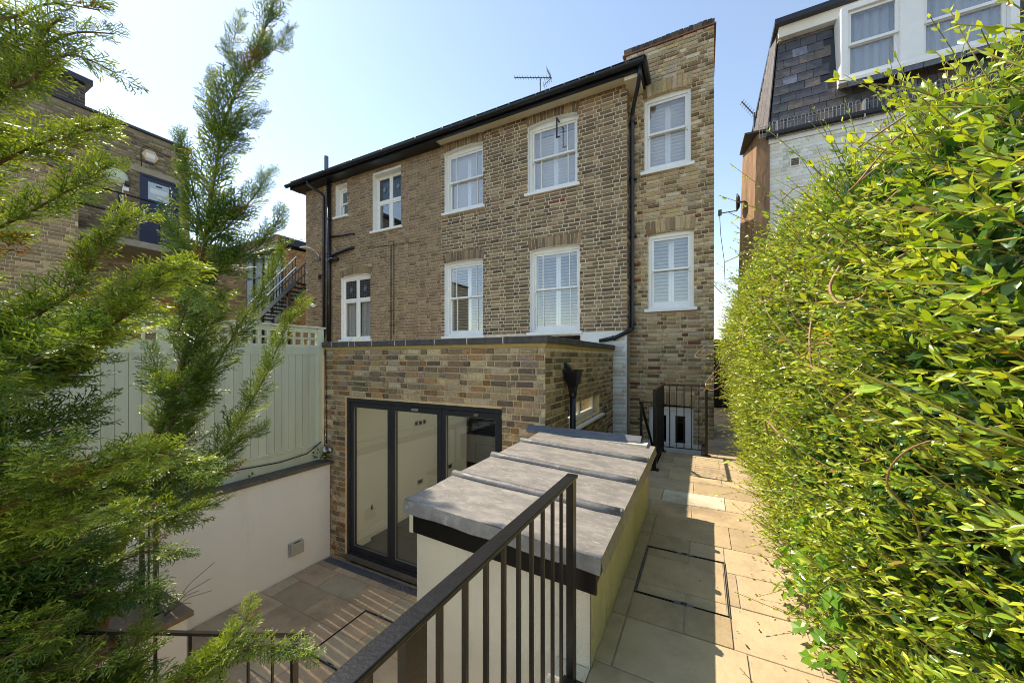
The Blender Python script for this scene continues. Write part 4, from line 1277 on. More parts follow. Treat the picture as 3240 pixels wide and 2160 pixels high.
LBK = Bricks(41, M['brick'], rough=.08)
LBK.wall_x(BX, lay(.9, 5.07, 1.2, 7.22, [(ldoor[0] - .02, ldoor[1] + .02, ldoor[2], ldoor[3] + .16), (2.6, 2.86, 6.22, 6.55)], seed=43, j=.014), P_LEFT, proud=.012)
LBK.emit(lb, 160)
MB().box(BX - .3, BX + .06, -3, 5.12, 7.301, 7.36).build('roof_edge', M['grey_frame'], lb)
MB().box(BX - .1, BX + .03, ldoor[0] - .18, ldoor[1] + .18, ldoor[3] + .001, ldoor[3] + .15).build('lintel', mat('concrete_lintel', (.33, .28, .20), .9, var=.2, scale=8), lb)
navy = mat('navy_paint', (.012, .022, .06), .45)
d_ = MB().box(BX - .06, BX - .02, ldoor[0] + .05, ldoor[1] - .05, ldoor[2], ldoor[3] - .05).build('door', navy, lb)
frx(MB(), ldoor[0], ldoor[1], ldoor[2], ldoor[3], BX - .08, BX + .005, .049).build('door_frame', navy, d_)
pn = MB().box(BX - .0195, BX - .012, 4.20, 4.63, 5.62, 6.08).build('door_window', mat('frosted_pane', (.42, .50, .56), .3), d_)
box('notice', mat('notice_white', (.66, .70, .72), .5), d_, BX - .0118, BX - .009, 4.235, 4.60, 5.80, 5.93)
box('notice', M['grey_frame'], d_, BX - .0118, BX - .009, 4.36, 4.48, 5.99, 6.03)
box('notice', mat('notice_cream', (.62, .62, .52), .5), d_, BX - .0118, BX - .009, 4.38, 4.48, 5.67, 5.76)
box('door_sticker', mat('sticker_blue', (.12, .22, .6), .5), d_, BX - .0195, BX - .012, 4.37, 4.44, 5.50, 5.57)
MB().box(BX + .0, BX + .03, 4.10, 4.125, 5.12, 5.30).build('door_handle', M['white'], d_)
box('small_window', M['grey_frame'], lb, BX - .1, BX - .05, 2.62, 2.84, 6.25, 6.52)
vg = box('air_brick', mat('terracotta', (.22, .09, .06), .9), lb, BX, BX + .014, 2.98, 3.20, 5.95, 6.13)
for i in range(5):
    box('grille_bar', M['grey_frame'], vg, BX + .0145, BX + .017, 2.99 + i * .042, 3.005 + i * .042, 5.96, 6.12)
box('junction_box', M['white'], lb, BX, BX + .05, 3.22, 3.33, 6.03, 6.13, .01)
box('junction_box', M['white'], lb, BX, BX + .05, 3.72, 3.82, 5.64, 5.74, .01)
box('sensor', M['black'], lb, BX, BX + .09, 3.74, 3.83, 5.79, 5.88)
pipe('cable', [(BX + .03, 3.70, 5.72), (BX + .03, 3.62, 5.74), (BX + .03, 3.61, 5.86)], .012, 6, lb, M['white'])
pipe('cable', [(BX + .03, 3.72, 5.2), (BX + .03, 3.71, 5.66), (BX + .03, 3.73, 5.80)], .012, 6, lb, M['white'])
pipe('cable', [(BX + .02, 4.06, 6.4), (BX + .02, 4.05, 6.85), (BX + .02, 4.13, 6.97), (BX + .02, 4.5, 6.93), (BX + .02, 4.98, 6.86)], .009, 5, lb)
t = thing('bulkhead_light', 'round pale green bulkhead lamp on the wall left of the blue door', 'lamp', (BX + .05, 3.61, 5.94))
MB().lathe((BX, 3.61, 5.94), [(.20, 0), (.205, .03), (.19, .04)], 24, 'x').build('base_ring', mat('lamp_base', (.5, .5, .42), .5), t)
MB().lathe((BX, 3.61, 5.94), [(.185, .0401), (.17, .07), (.12, .105), (.05, .12)], 24, 'x').build('diffuser', mat('lamp_glass', (.60, .64, .50), .25), t, smooth=True)
t = thing('alarm_box', 'hexagonal cream alarm box fixed above the blue door', 'alarm box', (BX + .05, 4.22, 6.73))
hexp = [(4.22 + .17 * math.cos(R(60 * k)), 6.73 + .17 * math.sin(R(60 * k))) for k in range(6)]
MB().prism(hexp, lambda a, b, d: (d, a, b), BX, BX + .08).build('case', mat('alarm_cream', (.62, .45, .27), .5), t, bevel=.008)
box('face_label', mat('label_white', (.75, .75, .72), .5), t, BX + .0805, BX + .084, 4.13, 4.31, 6.67, 6.79)
box('strobe', mat('strobe_blue', (.02, .06, .2), .2), t, BX + .01, BX + .07, 4.15, 4.29, 6.54, 6.582)
t = thing('walkway_railing', 'black two bar railing on the raised walkway before the blue door', 'railing', (-12.0, 3.4, 4.2))
for z in (5.24, 4.78):
    MB().tube([(-12.0, 2.6, z), (-12.0, 4.9, z)], .022, 8).build('rail', M['iron'], t)
for y in (2.7, 3.37, 4.1, 4.85):
    MB().tube([(-12.0, y, 4.2), (-12.0, y, 5.24)], .022, 8).build('post', M['iron'], t)
MB().tube([(-12.0, 3.4, 4.95), (-12.9, 3.95, 4.98)], .016, 6).tube([(-12.0, 3.4, 4.6), (-12.9, 3.95, 4.62)], .016, 6).build('side_rail', M['iron'], t)
MB().box(-12.98, -11.9, 2.5, 5.05, 4.05, 4.2).build('walkway_slab', mat('concrete', (.30, .27, .22), .9, var=.2, scale=6), t)

# taller dark brick block and a yellow brick projection further left
tb = thing('dark_brick_tower_block', 'dark brick upper storey rising behind the flat roof at the far left', 'building', (-16, 1.5, 6))
w = MB().box(-19, -14.0, -2.5, 3.32, 5.5, 8.35).build('wall', mat('dark_mortar', (.26, .23, .19), .95, var=.3, scale=4), tb)
TB = Bricks(44, M['brick'])
TB.wall_x(-14.0, lay(1.5, 3.31, 6.6, 8.3, seed=45, j=.014), P_DARK, proud=.01)
TB.emit(tb, 60)
MB().box(-19.2, -13.85, -2.6, 3.42, 8.36, 8.5).build('roof_edge', M['grey_frame'], tb)
MB().tube([(-13.95, 2.4, 5.6), (-13.95, 2.4, 8.35)], .05, 8).build('downpipe', M['black'], tb)
MB().tube([(-14.5, 3.0, 8.5), (-14.5, 3.0, 9.3)], .03, 6).build('roof_pole', M['lead_plain'], tb)
yb = thing('yellow_brick_block', 'lower yellow brick block with a stone capping at the far left', 'building', (-12, 1.0, -1.6))
MB().box(-12.98, -11.5, -2.5, 2.63, -1.6, 5.22).build('wall', M['mortar_tower'], yb)
YB = Bricks(46, M['brick'])
YB.wall_x(-11.5, lay(.9, 2.62, 2.2, 5.2, seed=47, j=.012), P_YEL, proud=.01)
YB.emit(yb, 60)
MB().box(-12.98, -11.42, -2.5, 2.70, 5.221, 5.32).build('capping', M['coping_buff'], yb)
lw = thing('boundary_building', 'plain weathered brick wall beyond the flat roofed building', 'building', (-15, 6, -1.6))
MB().box(-18, -14.0, 5.1, 7.05, -1.6, 5.0).build('wall', bpy.data.materials['weathered_mortar'], lw)
LW = Bricks(48, M['brick'], rough=.08)
LW.wall_x(-14.0, lay(5.12, 7.04, 1.2, 4.95, seed=49, j=.014), P_LEFT, proud=.012)
LW.emit(lw, 60)
MB().box(-18.1, -13.95, 5.05, 7.1, 5.001, 5.06).build('capping', M['coping_buff'], lw)

# far building with a red fascia, and its iron stairs
fb = thing('red_fascia_building', 'far building with red roof edge, dark glazing and orange brick gable', 'building', (-17, 11, -1.6))
gl_ = MB().box(-21, -16.0, 9.5, 14, -1.6, 6.0).build('wall', mat('dark_cladding', (.02, .02, .024), .3), fb)
P0, P1 = (-16.0, 9.5), (-13.6, 10.3)
MB().hexa([(P0[0], P0[1] + .01, -1.6), (P1[0], P1[1], -1.6), (P1[0], 14, -1.6), (P0[0], 14, -1.6), (P0[0], P0[1] + .01, 6.15), (P1[0], P1[1], 5.55), (P1[0], 14, 5.55), (P0[0], 14, 6.15)]).build('gable_wall', mat('orange_mortar', (.45, .30, .17), .9), fb)
FB = Bricks(50, M['brick'])
ang = math.atan2(P1[1] - P0[1], P1[0] - P0[0])
LL = math.hypot(P1[0] - P0[0], P1[1] - P0[1])
for a0, a1, zc in lay(0, LL, 2.6, 6.1, seed=51):
    c = (a0 + a1) / 2
    if zc < 6.12 - .6 * c / LL:
        FB.add((P0[0] + math.cos(ang) * c, P0[1] + .01 + math.sin(ang) * c, zc), (0, 0, ang), (a1 - a0, .01, .064), P_ORANGE)
FB.emit(fb, 60)
MB().box(-21.2, -15.9, 9.2, 14.2, 6.32, 6.62).build('roof_edge', mat('red_fascia', (.30, .07, .06), .6, var=.2, scale=8), fb)
MB().box(-21.1, -15.95, 9.25, 14.1, 6.06, 6.319).build('gutter_board', M['lead_plain'], fb)
MB().hexa([(-15.89, 9.25, 6.28), (-13.4, 10.1, 5.62), (-13.4, 14, 5.62), (-15.89, 14, 6.28), (-15.89, 9.25, 6.60), (-13.4, 10.1, 5.80), (-13.4, 14, 5.80), (-15.89, 14, 6.60)]).build('verge', M['grey_frame'], fb)
for i in range(7):
    x = -20.4 + i * .72
    box('window_post', M['lead_plain'], fb, x - .03, x + .03, 9.44, 9.499, 2.0, 6.0)
for z in (5.05,):
    box('transom', M['lead_plain'], fb, -20.9, -16.05, 9.45, 9.498, z - .03, z + .03)
box('window_notice', M['white'], fb, -17.3, -17.1, 9.46, 9.49, 5.35, 5.65)
t = thing('iron_staircase', 'black iron outdoor staircase rising to the right behind the house corner', 'staircase', (-15, 8.9, 2))
for y in (8.75, 9.25):
    MB().bar((-17.2, y, 2.75), (-13.9, y, 4.35), .02, .2).build('stringer', M['iron'], t)
    for dz in (.95, .55):
        MB().bar((-17.2, y, 2.75 + dz), (-13.9, y, 4.35 + dz), .04, .04).build('handrail', M['steel'] if y < 9 else M['iron'], t)
    for k in range(16):
        x = -17.1 + k * .21
        z = 2.75 + (x + 17.2) * .485
        MB().box(x - .012, x + .012, y - .012, y + .012, z, z + .95).build('baluster', M['iron'], t)
for k in range(13):
    x = -17.1 + k * .26
    z = 2.75 + (x + 17.2) * .485
    box('tread', M['iron'], t, x - .13, x + .13, 8.77, 9.23, z - .02, z + .02)
MB().box(-14.6, -14.5, 8.8, 8.9, -1, 4.1).box(-16.4, -16.3, 8.8, 8.9, -1, 3.1).build('support_post', M['iron'], t)

# fixtures on the left end of the house front
t = thing('floodlight', 'slim white floodlight on a curved arm at the left end of the house', 'lamp', (-10.2, 7.0, 4.5))
MB().hexa([(-10.36, 6.62, 4.60), (-10.10, 6.62, 4.58), (-10.10, 6.80, 4.58), (-10.36, 6.80, 4.60), (-10.36, 6.62, 4.64), (-10.10, 6.62, 4.62), (-10.10, 6.80, 4.62), (-10.36, 6.80, 4.64)]).build('lamp_head', M['white'], t)
MB().tube([(-10.14, 6.8, 4.6), (-10.08, 6.9, 4.55), (-10.07, 7.0, 4.45), (-10.06, 7.02, 4.38)], .007, 6).build('arm', M['white'], t)
box('junction_box', M['steel'], t, -10.11, -10.02, 6.99, 7.04, 4.28, 4.39)
t = thing('security_camera', 'small black and white bullet camera low on the left end of the house', 'camera', (-10.2, 6.95, 2.95))
MB().tube([(-10.28, 6.9, 3.0), (-10.12, 6.86, 2.95)], .045, 12).build('camera_body', M['black'], t)
MB().tube([(-10.119, 6.86, 2.95), (-10.08, 6.85, 2.938)], .05, 12).build('lens_hood', M['white'], t)
MB().tube([(-10.2, 6.9, 2.97), (-10.2, 7.04, 2.97)], .02, 8).build('mount', M['white'], t)

def aerial(name, label, mast0, mast1, a, b, n, el, refl, up=(0, 0, 1)):
    t = thing(name, label, 'aerial', mast0, 'television aerials on the roofs')
    MB().tube([mast0, mast1], .018, 8).build('mast', M['lead_plain'], t)
    a, b = Vector(a), Vector(b)
    MB().tube([a, b], .012, 6).build('boom', M['lead_plain'], t)
    d = (b - a).normalized()
    side = d.cross(Vector(up)).normalized()
    for i in range(n):
        p = a + (b - a) * (i + .3) / n
        MB().tube([p - side * el, p + side * el], .006, 5).build('element', M['lead_plain'], t)
    if refl:
        u = side.cross(d)
        for s_ in (-1, 1):
            e = b - d * .18 + u * s_ * .22
            MB().tube([b, e], .008, 5).build('reflector_arm', M['lead_plain'], t)
            for i in range(5):
                p = b + (e - b) * (i + .5) / 5
                MB().tube([p - side * .13, p + side * .13], .005, 5).build('reflector_rod', M['lead_plain'], t)
    return t
aerial('tv_aerial', 'long comb shaped television aerial on the roof of the brown brick house', (-3.83, 9.0, 8.0), (-3.83, 9.0, 8.80), (-4.55, 8.9, 9.02), (-3.55, 9.1, 8.80), 14, .07, True)
aerial('tv_aerial', 'short television aerial beside the steep slated roof on the right', (1.02, 9.9, 6.0), (1.02, 9.9, 6.95), (.78, 9.9, 7.28), (1.05, 10, 6.93), 7, .1, False)
aerial('tv_aerial', 'thin television aerial above the red edged roof far behind', (-18.0, 12, 6.6), (-18.0, 12, 7.6), (-19.2, 12, 7.6), (-17.6, 12, 7.55), 5, .15, False)

# ---------------------------------------------------------------- building with slated mansard on the right
RBY = 9.0
rb = thing('mansard_building', 'white painted house with dark slated mansard and white dormer windows', 'building', (3, 11, 0))
MB().box(1.19, 7, RBY, 14, -.05, 5.86).build('wall', M['whitewall'], rb)
RBK = Bricks(61, bpy.data.materials['white_painted_brick'])
RBK.wall_y(RBY, lay(1.2, 5.0, 2.2, 5.70, [(1.52, 1.68, 5.18, 5.36)], seed=62), P_WHITE, proud=.003, h=.071)
RBK.emit(rb, 120)
box('eaves_board', M['white'], rb, 1.17, 7, RBY - .03, RBY - .001, 5.72, 5.83)
MB().tube([(1.12, RBY - .09, 5.87), (7, RBY - .09, 5.87)], .06, 10).build('gutter', M['grey_frame'], rb)
av = frame_rect(MB(), 1.52, 1.68, 5.18, 5.36, RBY - .02, RBY - .001, .02, .02, .02, .02).build('air_vent', M['white'], rb)
for i in range(4):
    box('vent_slat', M['coping_buff'], av, 1.54, 1.66, RBY - .015, RBY - .005, 5.205 + i * .035, 5.228 + i * .035)
# party wall at the left end; front edge leans to imitate a shadow line
MB().hexa([(.80, 9.02, -.05), (1.19, 8.98, -.05), (1.19, 10, -.05), (.62, 9.9, -.05), (.98, 9.02, 6.0), (1.19, 8.98, 5.95), (1.19, 10, 6.0), (.80, 9.9, 6.02)]).build('party_wall', mat('orange_render', (.30, .185, .11), .9, var=.5, scale=5, bump=.8, bscale=25, stretch=(1, 1, .25)), rb)
MB().hexa([(.76, 8.97, 6.021), (1.18, 8.95, 6.0), (1.18, 10, 6.04), (.74, 9.9, 6.06), (.76, 8.97, 6.06), (1.18, 8.95, 6.04), (1.18, 10, 6.08), (.74, 9.9, 6.10)]).build('coping', M['coping'], rb)
# mansard slopes and slates
SL = math.atan2(.30, 2.05)
MB().hexa([(1.19, RBY + .02, 5.95), (7, RBY + .02, 5.95), (7, 14, 5.95), (.95, 9.6, 6.05), (1.39, RBY + .32, 8.05), (7, RBY + .32, 8.05), (7, 14, 8.05), (1.33, 9.7, 8.1)]).build('mansard', M['grey_frame'], rb)
P_SLATE = [(0.083, 0.078, 0.083), (0.112, 0.099, 0.093), (0.068, 0.069, 0.083), (0.143, 0.117, 0.099), (0.093, 0.09, 0.096), (0.18, 0.188, 0.24), (0.24, 0.225, 0.3)]
slm = []
for c in P_SLATE:
    o = MB().box(-.5, .5, -.5, .5, 0, 1).build('roof_slate', M['slate'], None, col=c)
    slm.append(o.data)
    bpy.data.objects.remove(o)
for r_ in range(11):
    z = 5.98 + r_ * .188
    xl = 1.205 + .2 * (z - 5.95) / 2.1
    x = xl - (.125 if r_ % 2 else 0)
    while x < 4.75:
        a, b = max(x, xl), x + .25
        if b - a > .05 and not (b > 2.27 and z + .1 > 6.5 and a < 4.5 and z < 7.85):
            k = rnd.choices(range(7), (5, 4, 5, 3, 4, .6, .3))[0]
            share('roof_slate', slm[k], rb, ((a + b) / 2, RBY + .005 + (z - 5.95) * .146, z), rot=(-SL - .055, 0, rnd.uniform(-.01, .01)), scale=(b - a - .008, .012, .235))
        x += .25
for r_ in range(11):      # slates of the narrow left slope
    z = 6.03 + r_ * .186
    f_ = (z - 6.0) / 2.1
    p0, p1 = Vector((1.18 + .2 * f_, RBY + .03 + .29 * f_, z)), Vector((.96 + .36 * f_, 9.58 + .1 * f_, z))
    n = 3
    for k in range(n):
        c = p0.lerp(p1, (k + .5) / n)
        dvec = p1 - p0
        share('roof_slate', slm[3], rb, c + Vector((-.02, -.01, 0)), rot=(-.10, 0, math.atan2(-dvec.y, -dvec.x)), scale=(dvec.length / n - .008, .02, .225))
box('hip_board', M['cream'], rb, 1.36, 1.41, RBY + .22, RBY + .31, 7.9, 8.05)
MB().hexa([(1.36, RBY + .16, 7.93), (7, RBY + .16, 7.93), (7, RBY + .31, 7.93), (1.36, RBY + .31, 7.93), (1.36, RBY + .10, 8.10), (7, RBY + .10, 8.10), (7, RBY + .31, 8.10), (1.36, RBY + .31, 8.10)]).build('cornice', M['white'], rb)
MB().box(1.28, 7, RBY - .02, 14, 8.101, 8.20).build('roof_edge', M['grey_frame'], rb)
# dormer with two sashes and curtains
DY = RBY - .13
dm = frame_rect(MB(), 2.27, 4.45, 6.53, 7.90, DY, DY + .5, .1, .1, .09, .10).box(3.07, 3.37, DY + .001, DY + .499, 6.63, 7.81).build('dormer', M['white'], rb, bevel=.005)
box('dormer_sill', M['white'], dm, 2.22, 4.50, DY - .06, DY + .02, 6.47, 6.529)
for a, b in ((2.37, 3.07), (3.37, 4.35)):
    zm = 7.2
    for (z0, z1, yy) in ((zm - .02, 7.81, DY + .05), (6.63, zm + .02, DY + .09)):
        frame_rect(MB(), a + .002, b - .002, z0, z1, yy, yy + .04, .05, .05, .05, .05).build('dormer_sash', M['white'], dm)
        MB().box(a + .05, b - .05, yy + .018, yy + .022, z0 + .05, z1 - .05).build('pane', M['glass'], dm)
    cm = MB()
    n = 60
    for i in range(n):
        p, q = a + (b - a) * i / n, a + (b - a) * (i + 1) / n
        dp_, dq_ = [.022 * math.sin(v * 42) + .01 * math.sin(v * 97) for v in (p, q)]
        cm.quad((p, DY + .18 + dp_, 6.6), (q, DY + .18 + dq_, 6.6), (q, DY + .18 + dq_, 7.85), (p, DY + .18 + dp_, 7.85))
    cm.build('curtain', mat('grey_curtain', (.42, .44, .46), .9) if a < 3 else bpy.data.materials['grey_curtain'], dm, smooth=True)
lf_ = MB()
for i in range(9):
    lf_.box(2.35 + i * .25, 2.35 + i * .25 + .235, DY - .05, DY - .03, 6.38, 6.469)
lf_.build('lead_apron', M['lead_plain'], rb)
# wire guard along the gutter
wg = thing('gutter_guard', 'hooped galvanised wire guard along the gutter of the white house', 'wire guard', (2.8, 8.86, 5.8))
galv = mat('galvanised_wire', (.42, .40, .37), .45, metal=.6)
for z in (5.84, 5.90, 6.04):
    MB().tube([(1.0, 8.87, z), (4.9, 8.87, z)], .0045, 5).build('wire', galv, wg)
hp_ = MB().tube([(-.028, 0, 0), (-.028, 0, .26)] + [(.028 * math.cos(R(180 - 30 * k)), 0, .26 + .028 * math.sin(R(180 - 30 * k))) for k in range(1, 6)] + [(.028, 0, .26), (.028, 0, 0)], .0045, 5).build('hoop', galv, None)
for i in range(34):
    share('hoop', hp_.data, wg, (1.03 + i * .114, 8.87, 5.83), rot=(rnd.uniform(-.06, .06), rnd.uniform(-.02, .02), 0))
bpy.data.objects.remove(hp_)
for x in (1.3, 2.6, 3.9):
    box('bracket', galv, wg, x - .012, x + .012, 8.86, 8.985, 5.78, 6.1)
t = thing('satellite_dish', 'dark satellite dish on an arm at the left end of the white house', 'satellite dish', (.68, 9.6, 4.9))
MB().lathe((.66, 9.6, 4.88), [(.02, .06), (.12, .045), (.19, 0), (.19, .012), (.12, .06), (.02, .075)], 20, 'x').build('dish', M['grey_frame'], t, smooth=True)
MB().tube([(.66, 9.6, 4.70), (.34, 9.55, 4.68)], .012, 6).build('arm', M['lead_plain'], t)
box('receiver', M['lead_plain'], t, .30, .37, 9.5, 9.6, 4.64, 4.75)
MB().tube([(.33, 9.55, 4.64), (.35, 9.55, 4.2), (.42, 9.55, 3.6), (.44, 9.6, 3.0)], .006, 5).build('cable', M['black'], t)
MB().tube([(.68, 9.6, 4.88), (.85, 9.62, 4.88)], .02, 6).build('bracket', M['lead_plain'], t)
gt = thing('passage_gate', 'tall dark boarded gate at the far end of the side passage', 'gate', (.75, 12.0, 0))
for i in range(11):
    box('board', mat('black_timber', (.014, .014, .015), .6, var=.2, scale=20) if i == 0 else bpy.data.materials['black_timber'], gt, .18 + i * .105, .18 + i * .105 + .098, 12.0, 12.03, .03, 1.78)
box('backing', bpy.data.materials['black_timber'], gt, .17, 1.34, 12.075, 12.09, 0, 1.79)  # added panel that blocks bright sky between the boards
box('cross_rail', bpy.data.materials['black_timber'], gt, .18, 1.33, 12.031, 12.07, 1.4, 1.5)
box('gate_lintel', bpy.data.materials['black_timber'], gt, .17, 1.35, 11.98, 12.1, 1.80, 1.95)

box('added_shade_board', bpy.data.materials['black_timber'], gt, 1.34, 1.40, 6.5, 12.1, 0, 2.55)  # unseen board added behind the hedge to keep the passage dark
# ---------------------------------------------------------------- plants
rs = np.random.default_rng(5)
def unit(v):
    return v / np.maximum(np.linalg.norm(v, axis=-1, keepdims=True), 1e-9)

LEAF_T = np.array([(0, 0, 0), (-.42, .22, .05), (.42, .22, .05), (0, .30, -.03), (-.45, .58, .05), (.45, .58, .05), (0, .66, -.02), (0, 1, -.08)])
LEAF_F = np.array([(0, 2, 3), (0, 3, 1), (3, 2, 5), (3, 5, 6), (1, 3, 6), (1, 6, 4), (6, 5, 7), (4, 6, 7)])
def leaf_arrays(P, D, N, L, W, C, T=LEAF_T, F=LEAF_F):
    D = unit(D)
    Sd = unit(np.cross(D, N))
    Nn = np.cross(Sd, D)
    V = P[:, None] + Sd[:, None] * (T[None, :, 0:1] * W[:, None, None]) + D[:, None] * (T[None, :, 1:2] * L[:, None, None]) + Nn[:, None] * (T[None, :, 2:3] * L[:, None, None])
    k = len(T)
    Fa = F[None] + (np.arange(len(P)) * k)[:, None, None]
    Ca = np.repeat(C[:, None], k, 1)
    return V.reshape(-1, 3), Fa.reshape(-1, F.shape[1]), Ca.reshape(-1, 3)

def lump(a, b, s=0.0):
    return (np.sin(a * 2.3 + 1.1 + s) * np.cos(b * 3.1 + s) + .6 * np.sin(a * 5.7 + b * 4.3 + s) + .4 * np.cos(a * 9.1 - b * 7.7 + s)) / 2

# hedge profile: X of the leafy face at (Y, Z)
def hedge_point(Yv, q):
    """q 0..1 runs from the foot up the face and over the top"""
    zt = 2.02 + .15 * Yv - .28 * np.clip(Yv - 4.3, 0, 2.1)
    face = zt - .42
    z = np.where(q < .72, q / .72 * face, face + np.sin(np.clip((q - .72) / .16, 0, 1) * np.pi / 2) * .42)
    base = .58 - .22 * (Yv / 6) * np.exp(-((z - 1.5) / .8) ** 2) + .05 * np.clip(1 - Yv / 2.2, 0, 1) * (z < 2.0)
    x = np.where(q < .72, base, base + (1 - np.cos(np.clip((q - .72) / .16, 0, 1) * np.pi / 2)) * .35 + np.clip((q - .88) / .12, 0, 1) * .5)
    nx = np.where(q < .72, -1.0, -np.cos(np.clip((q - .72) / .16, 0, 1) * np.pi / 2))
    nz = np.where(q < .72, .05, np.sin(np.clip((q - .72) / .16, 0, 1) * np.pi / 2))
    l = lump(Yv * 1.3, z * 1.3)
    x = x + l * .11
    return np.stack([x, Yv, z + l * .04 * (q > .7)], -1), unit(np.stack([nx, np.zeros_like(nx), nz], -1))

hedge = thing('jasmine_hedge', 'tall overgrown evergreen climber hedge in bright yellow green leaf along the path', 'hedge', (1.0, 3.5, 0))
NS = 11500
Yh = .35 + (6.35 - .35) * rs.random(NS) ** .85
q = rs.random(NS)
end = rs.random(NS) < .07                                   # shoots on the far end of the hedge
b0, nrm = hedge_point(Yh, q)
b0[end, 0] = rs.uniform(.45, 1.2, end.sum())
b0[end, 1] = 6.35
nrm[end] = unit(np.array([[-.5, .7, .1]]) + 0 * nrm[end])
hl = lump(b0[:, 1] * 2.6, b0[:, 2] * 3.1, 4.0) + .35 * lump(b0[:, 1] * 7.3, b0[:, 2] * 8.1, 1.0)
keep_s = rs.random(NS) < np.clip(.80 + .75 * hl, .3, 1.0)
depthin = rs.uniform(-.02, .14, NS)
b0 = b0 - nrm * depthin[:, None]
SDir = unit(nrm * .85 + np.array([[-.12, .05, .40]]) + rs.normal(0, .45, (NS, 3)))
SLen = rs.uniform(.09, .25, NS) * np.where(rs.random(NS) < .12, rs.uniform(1.4, 2.3, NS), 1.0)
LP, LD, LN, LLn, LW_, LC = [], [], [], [], [], []
SV, SF, SC = [], [], []
b0, nrm, SDir, SLen = b0[keep_s], nrm[keep_s], SDir[keep_s], SLen[keep_s]
NS = len(b0)
near = 1 + .15 * np.clip(1 - (b0[:, 1] - .8) / 1.6, 0, 1)
tone = rs.random(NS)
clump = np.clip(.5 + .9 * lump(b0[:, 1] * 2.2, b0[:, 2] * 2.2, 2.0), 0, 1)
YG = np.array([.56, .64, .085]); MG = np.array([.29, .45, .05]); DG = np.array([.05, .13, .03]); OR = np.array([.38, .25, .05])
nodes = 8
for k in range(nodes):
    f = (k + .6) / nodes
    bend = np.array([[-.01, 0, .04]]) * f * f * (SLen[:, None] / .18) * np.sign(.35 + np.cos(b0[:, 1:2] * 91.0))
    pos = b0 + SDir * (SLen * f)[:, None] + bend
    ref = np.where(np.abs(SDir[:, 2:3]) > .9, np.array([[1.0, 0, 0]]), np.array([[0, 0, 1.0]]))
    s1 = unit(np.cross(SDir, ref)); s2 = np.cross(SDir, s1)
    ang = (k % 2) * math.pi / 2 + rs.uniform(0, .8, NS)
    sd = s1 * np.cos(ang)[:, None] + s2 * np.sin(ang)[:, None]
    for sg in (-1, 1):
        d = SDir * (.75 + .45 * f) + sd * sg * (.85 - .4 * f) + rs.normal(0, .12, (NS, 3))
        L = (.037 * (1 - .5 * f) + rs.uniform(-.006, .006, NS)) * rs.uniform(.65, 1.35, NS) * near
        keep = rs.random(NS) < (.92 if f > .25 else .75)
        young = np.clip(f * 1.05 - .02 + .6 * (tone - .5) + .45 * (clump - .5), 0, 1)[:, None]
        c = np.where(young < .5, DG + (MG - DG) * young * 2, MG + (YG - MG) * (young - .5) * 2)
        rare = rs.random(NS) < .012
        c[rare] = OR
        c = c * rs.uniform(.8, 1.2, (NS, 1))
        LP.append((pos)[keep]); LD.append(d[keep]); LN.append((unit(SDir * .2 + np.array([[-.60, -.10, .65]]) + rs.normal(0, .48, (NS, 3))))[keep])
        LLn.append(L[keep]); LW_.append((L * rs.uniform(.30, .48, NS))[keep]); LC.append(c[keep])
# stems of the shoots: thin three sided rods
for k in range(3):
    t_ = 2 * math.pi * k / 3
# inner, older leaves
NI = 24000
Yi = .35 + 6.0 * rs.random(NI) ** .85
pi_, ni_ = hedge_point(Yi, rs.random(NI))
pi_ = pi_ - ni_ * rs.uniform(.03, .20, NI)[:, None]
Li = rs.uniform(.036, .062, NI)
LP.append(pi_); LD.append(unit(ni_ * .4 + rs.normal(0, .7, (NI, 3)))); LN.append(unit(ni_ * .7 + np.array([[-.2, 0, .5]]) + rs.normal(0, .4, (NI, 3))))
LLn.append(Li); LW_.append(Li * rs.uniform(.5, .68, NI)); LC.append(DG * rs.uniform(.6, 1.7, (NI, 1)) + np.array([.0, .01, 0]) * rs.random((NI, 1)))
LP, LD, LN, LLn, LW_, LC = [np.concatenate(a) for a in (LP, LD, LN, LLn, LW_, LC)]
cd = np.linalg.norm(LP - np.array([0, 0, 1.42]), axis=1)
ok = cd > .55
LP, LD, LN, LLn, LW_, LC, cd = [a[ok] for a in (LP, LD, LN, LLn, LW_, LC, cd)]
vis = np.array([in_view(*p, margin=.98) > 0 for p in LP])
score = np.where(vis, LLn / cd, 0)
big = np.argsort(-score)[:280]
rest = np.ones(len(LP), bool); rest[big] = False
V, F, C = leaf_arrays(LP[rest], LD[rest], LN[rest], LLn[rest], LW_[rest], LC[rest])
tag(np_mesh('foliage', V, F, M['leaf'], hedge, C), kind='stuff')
leaf_meshes = {}
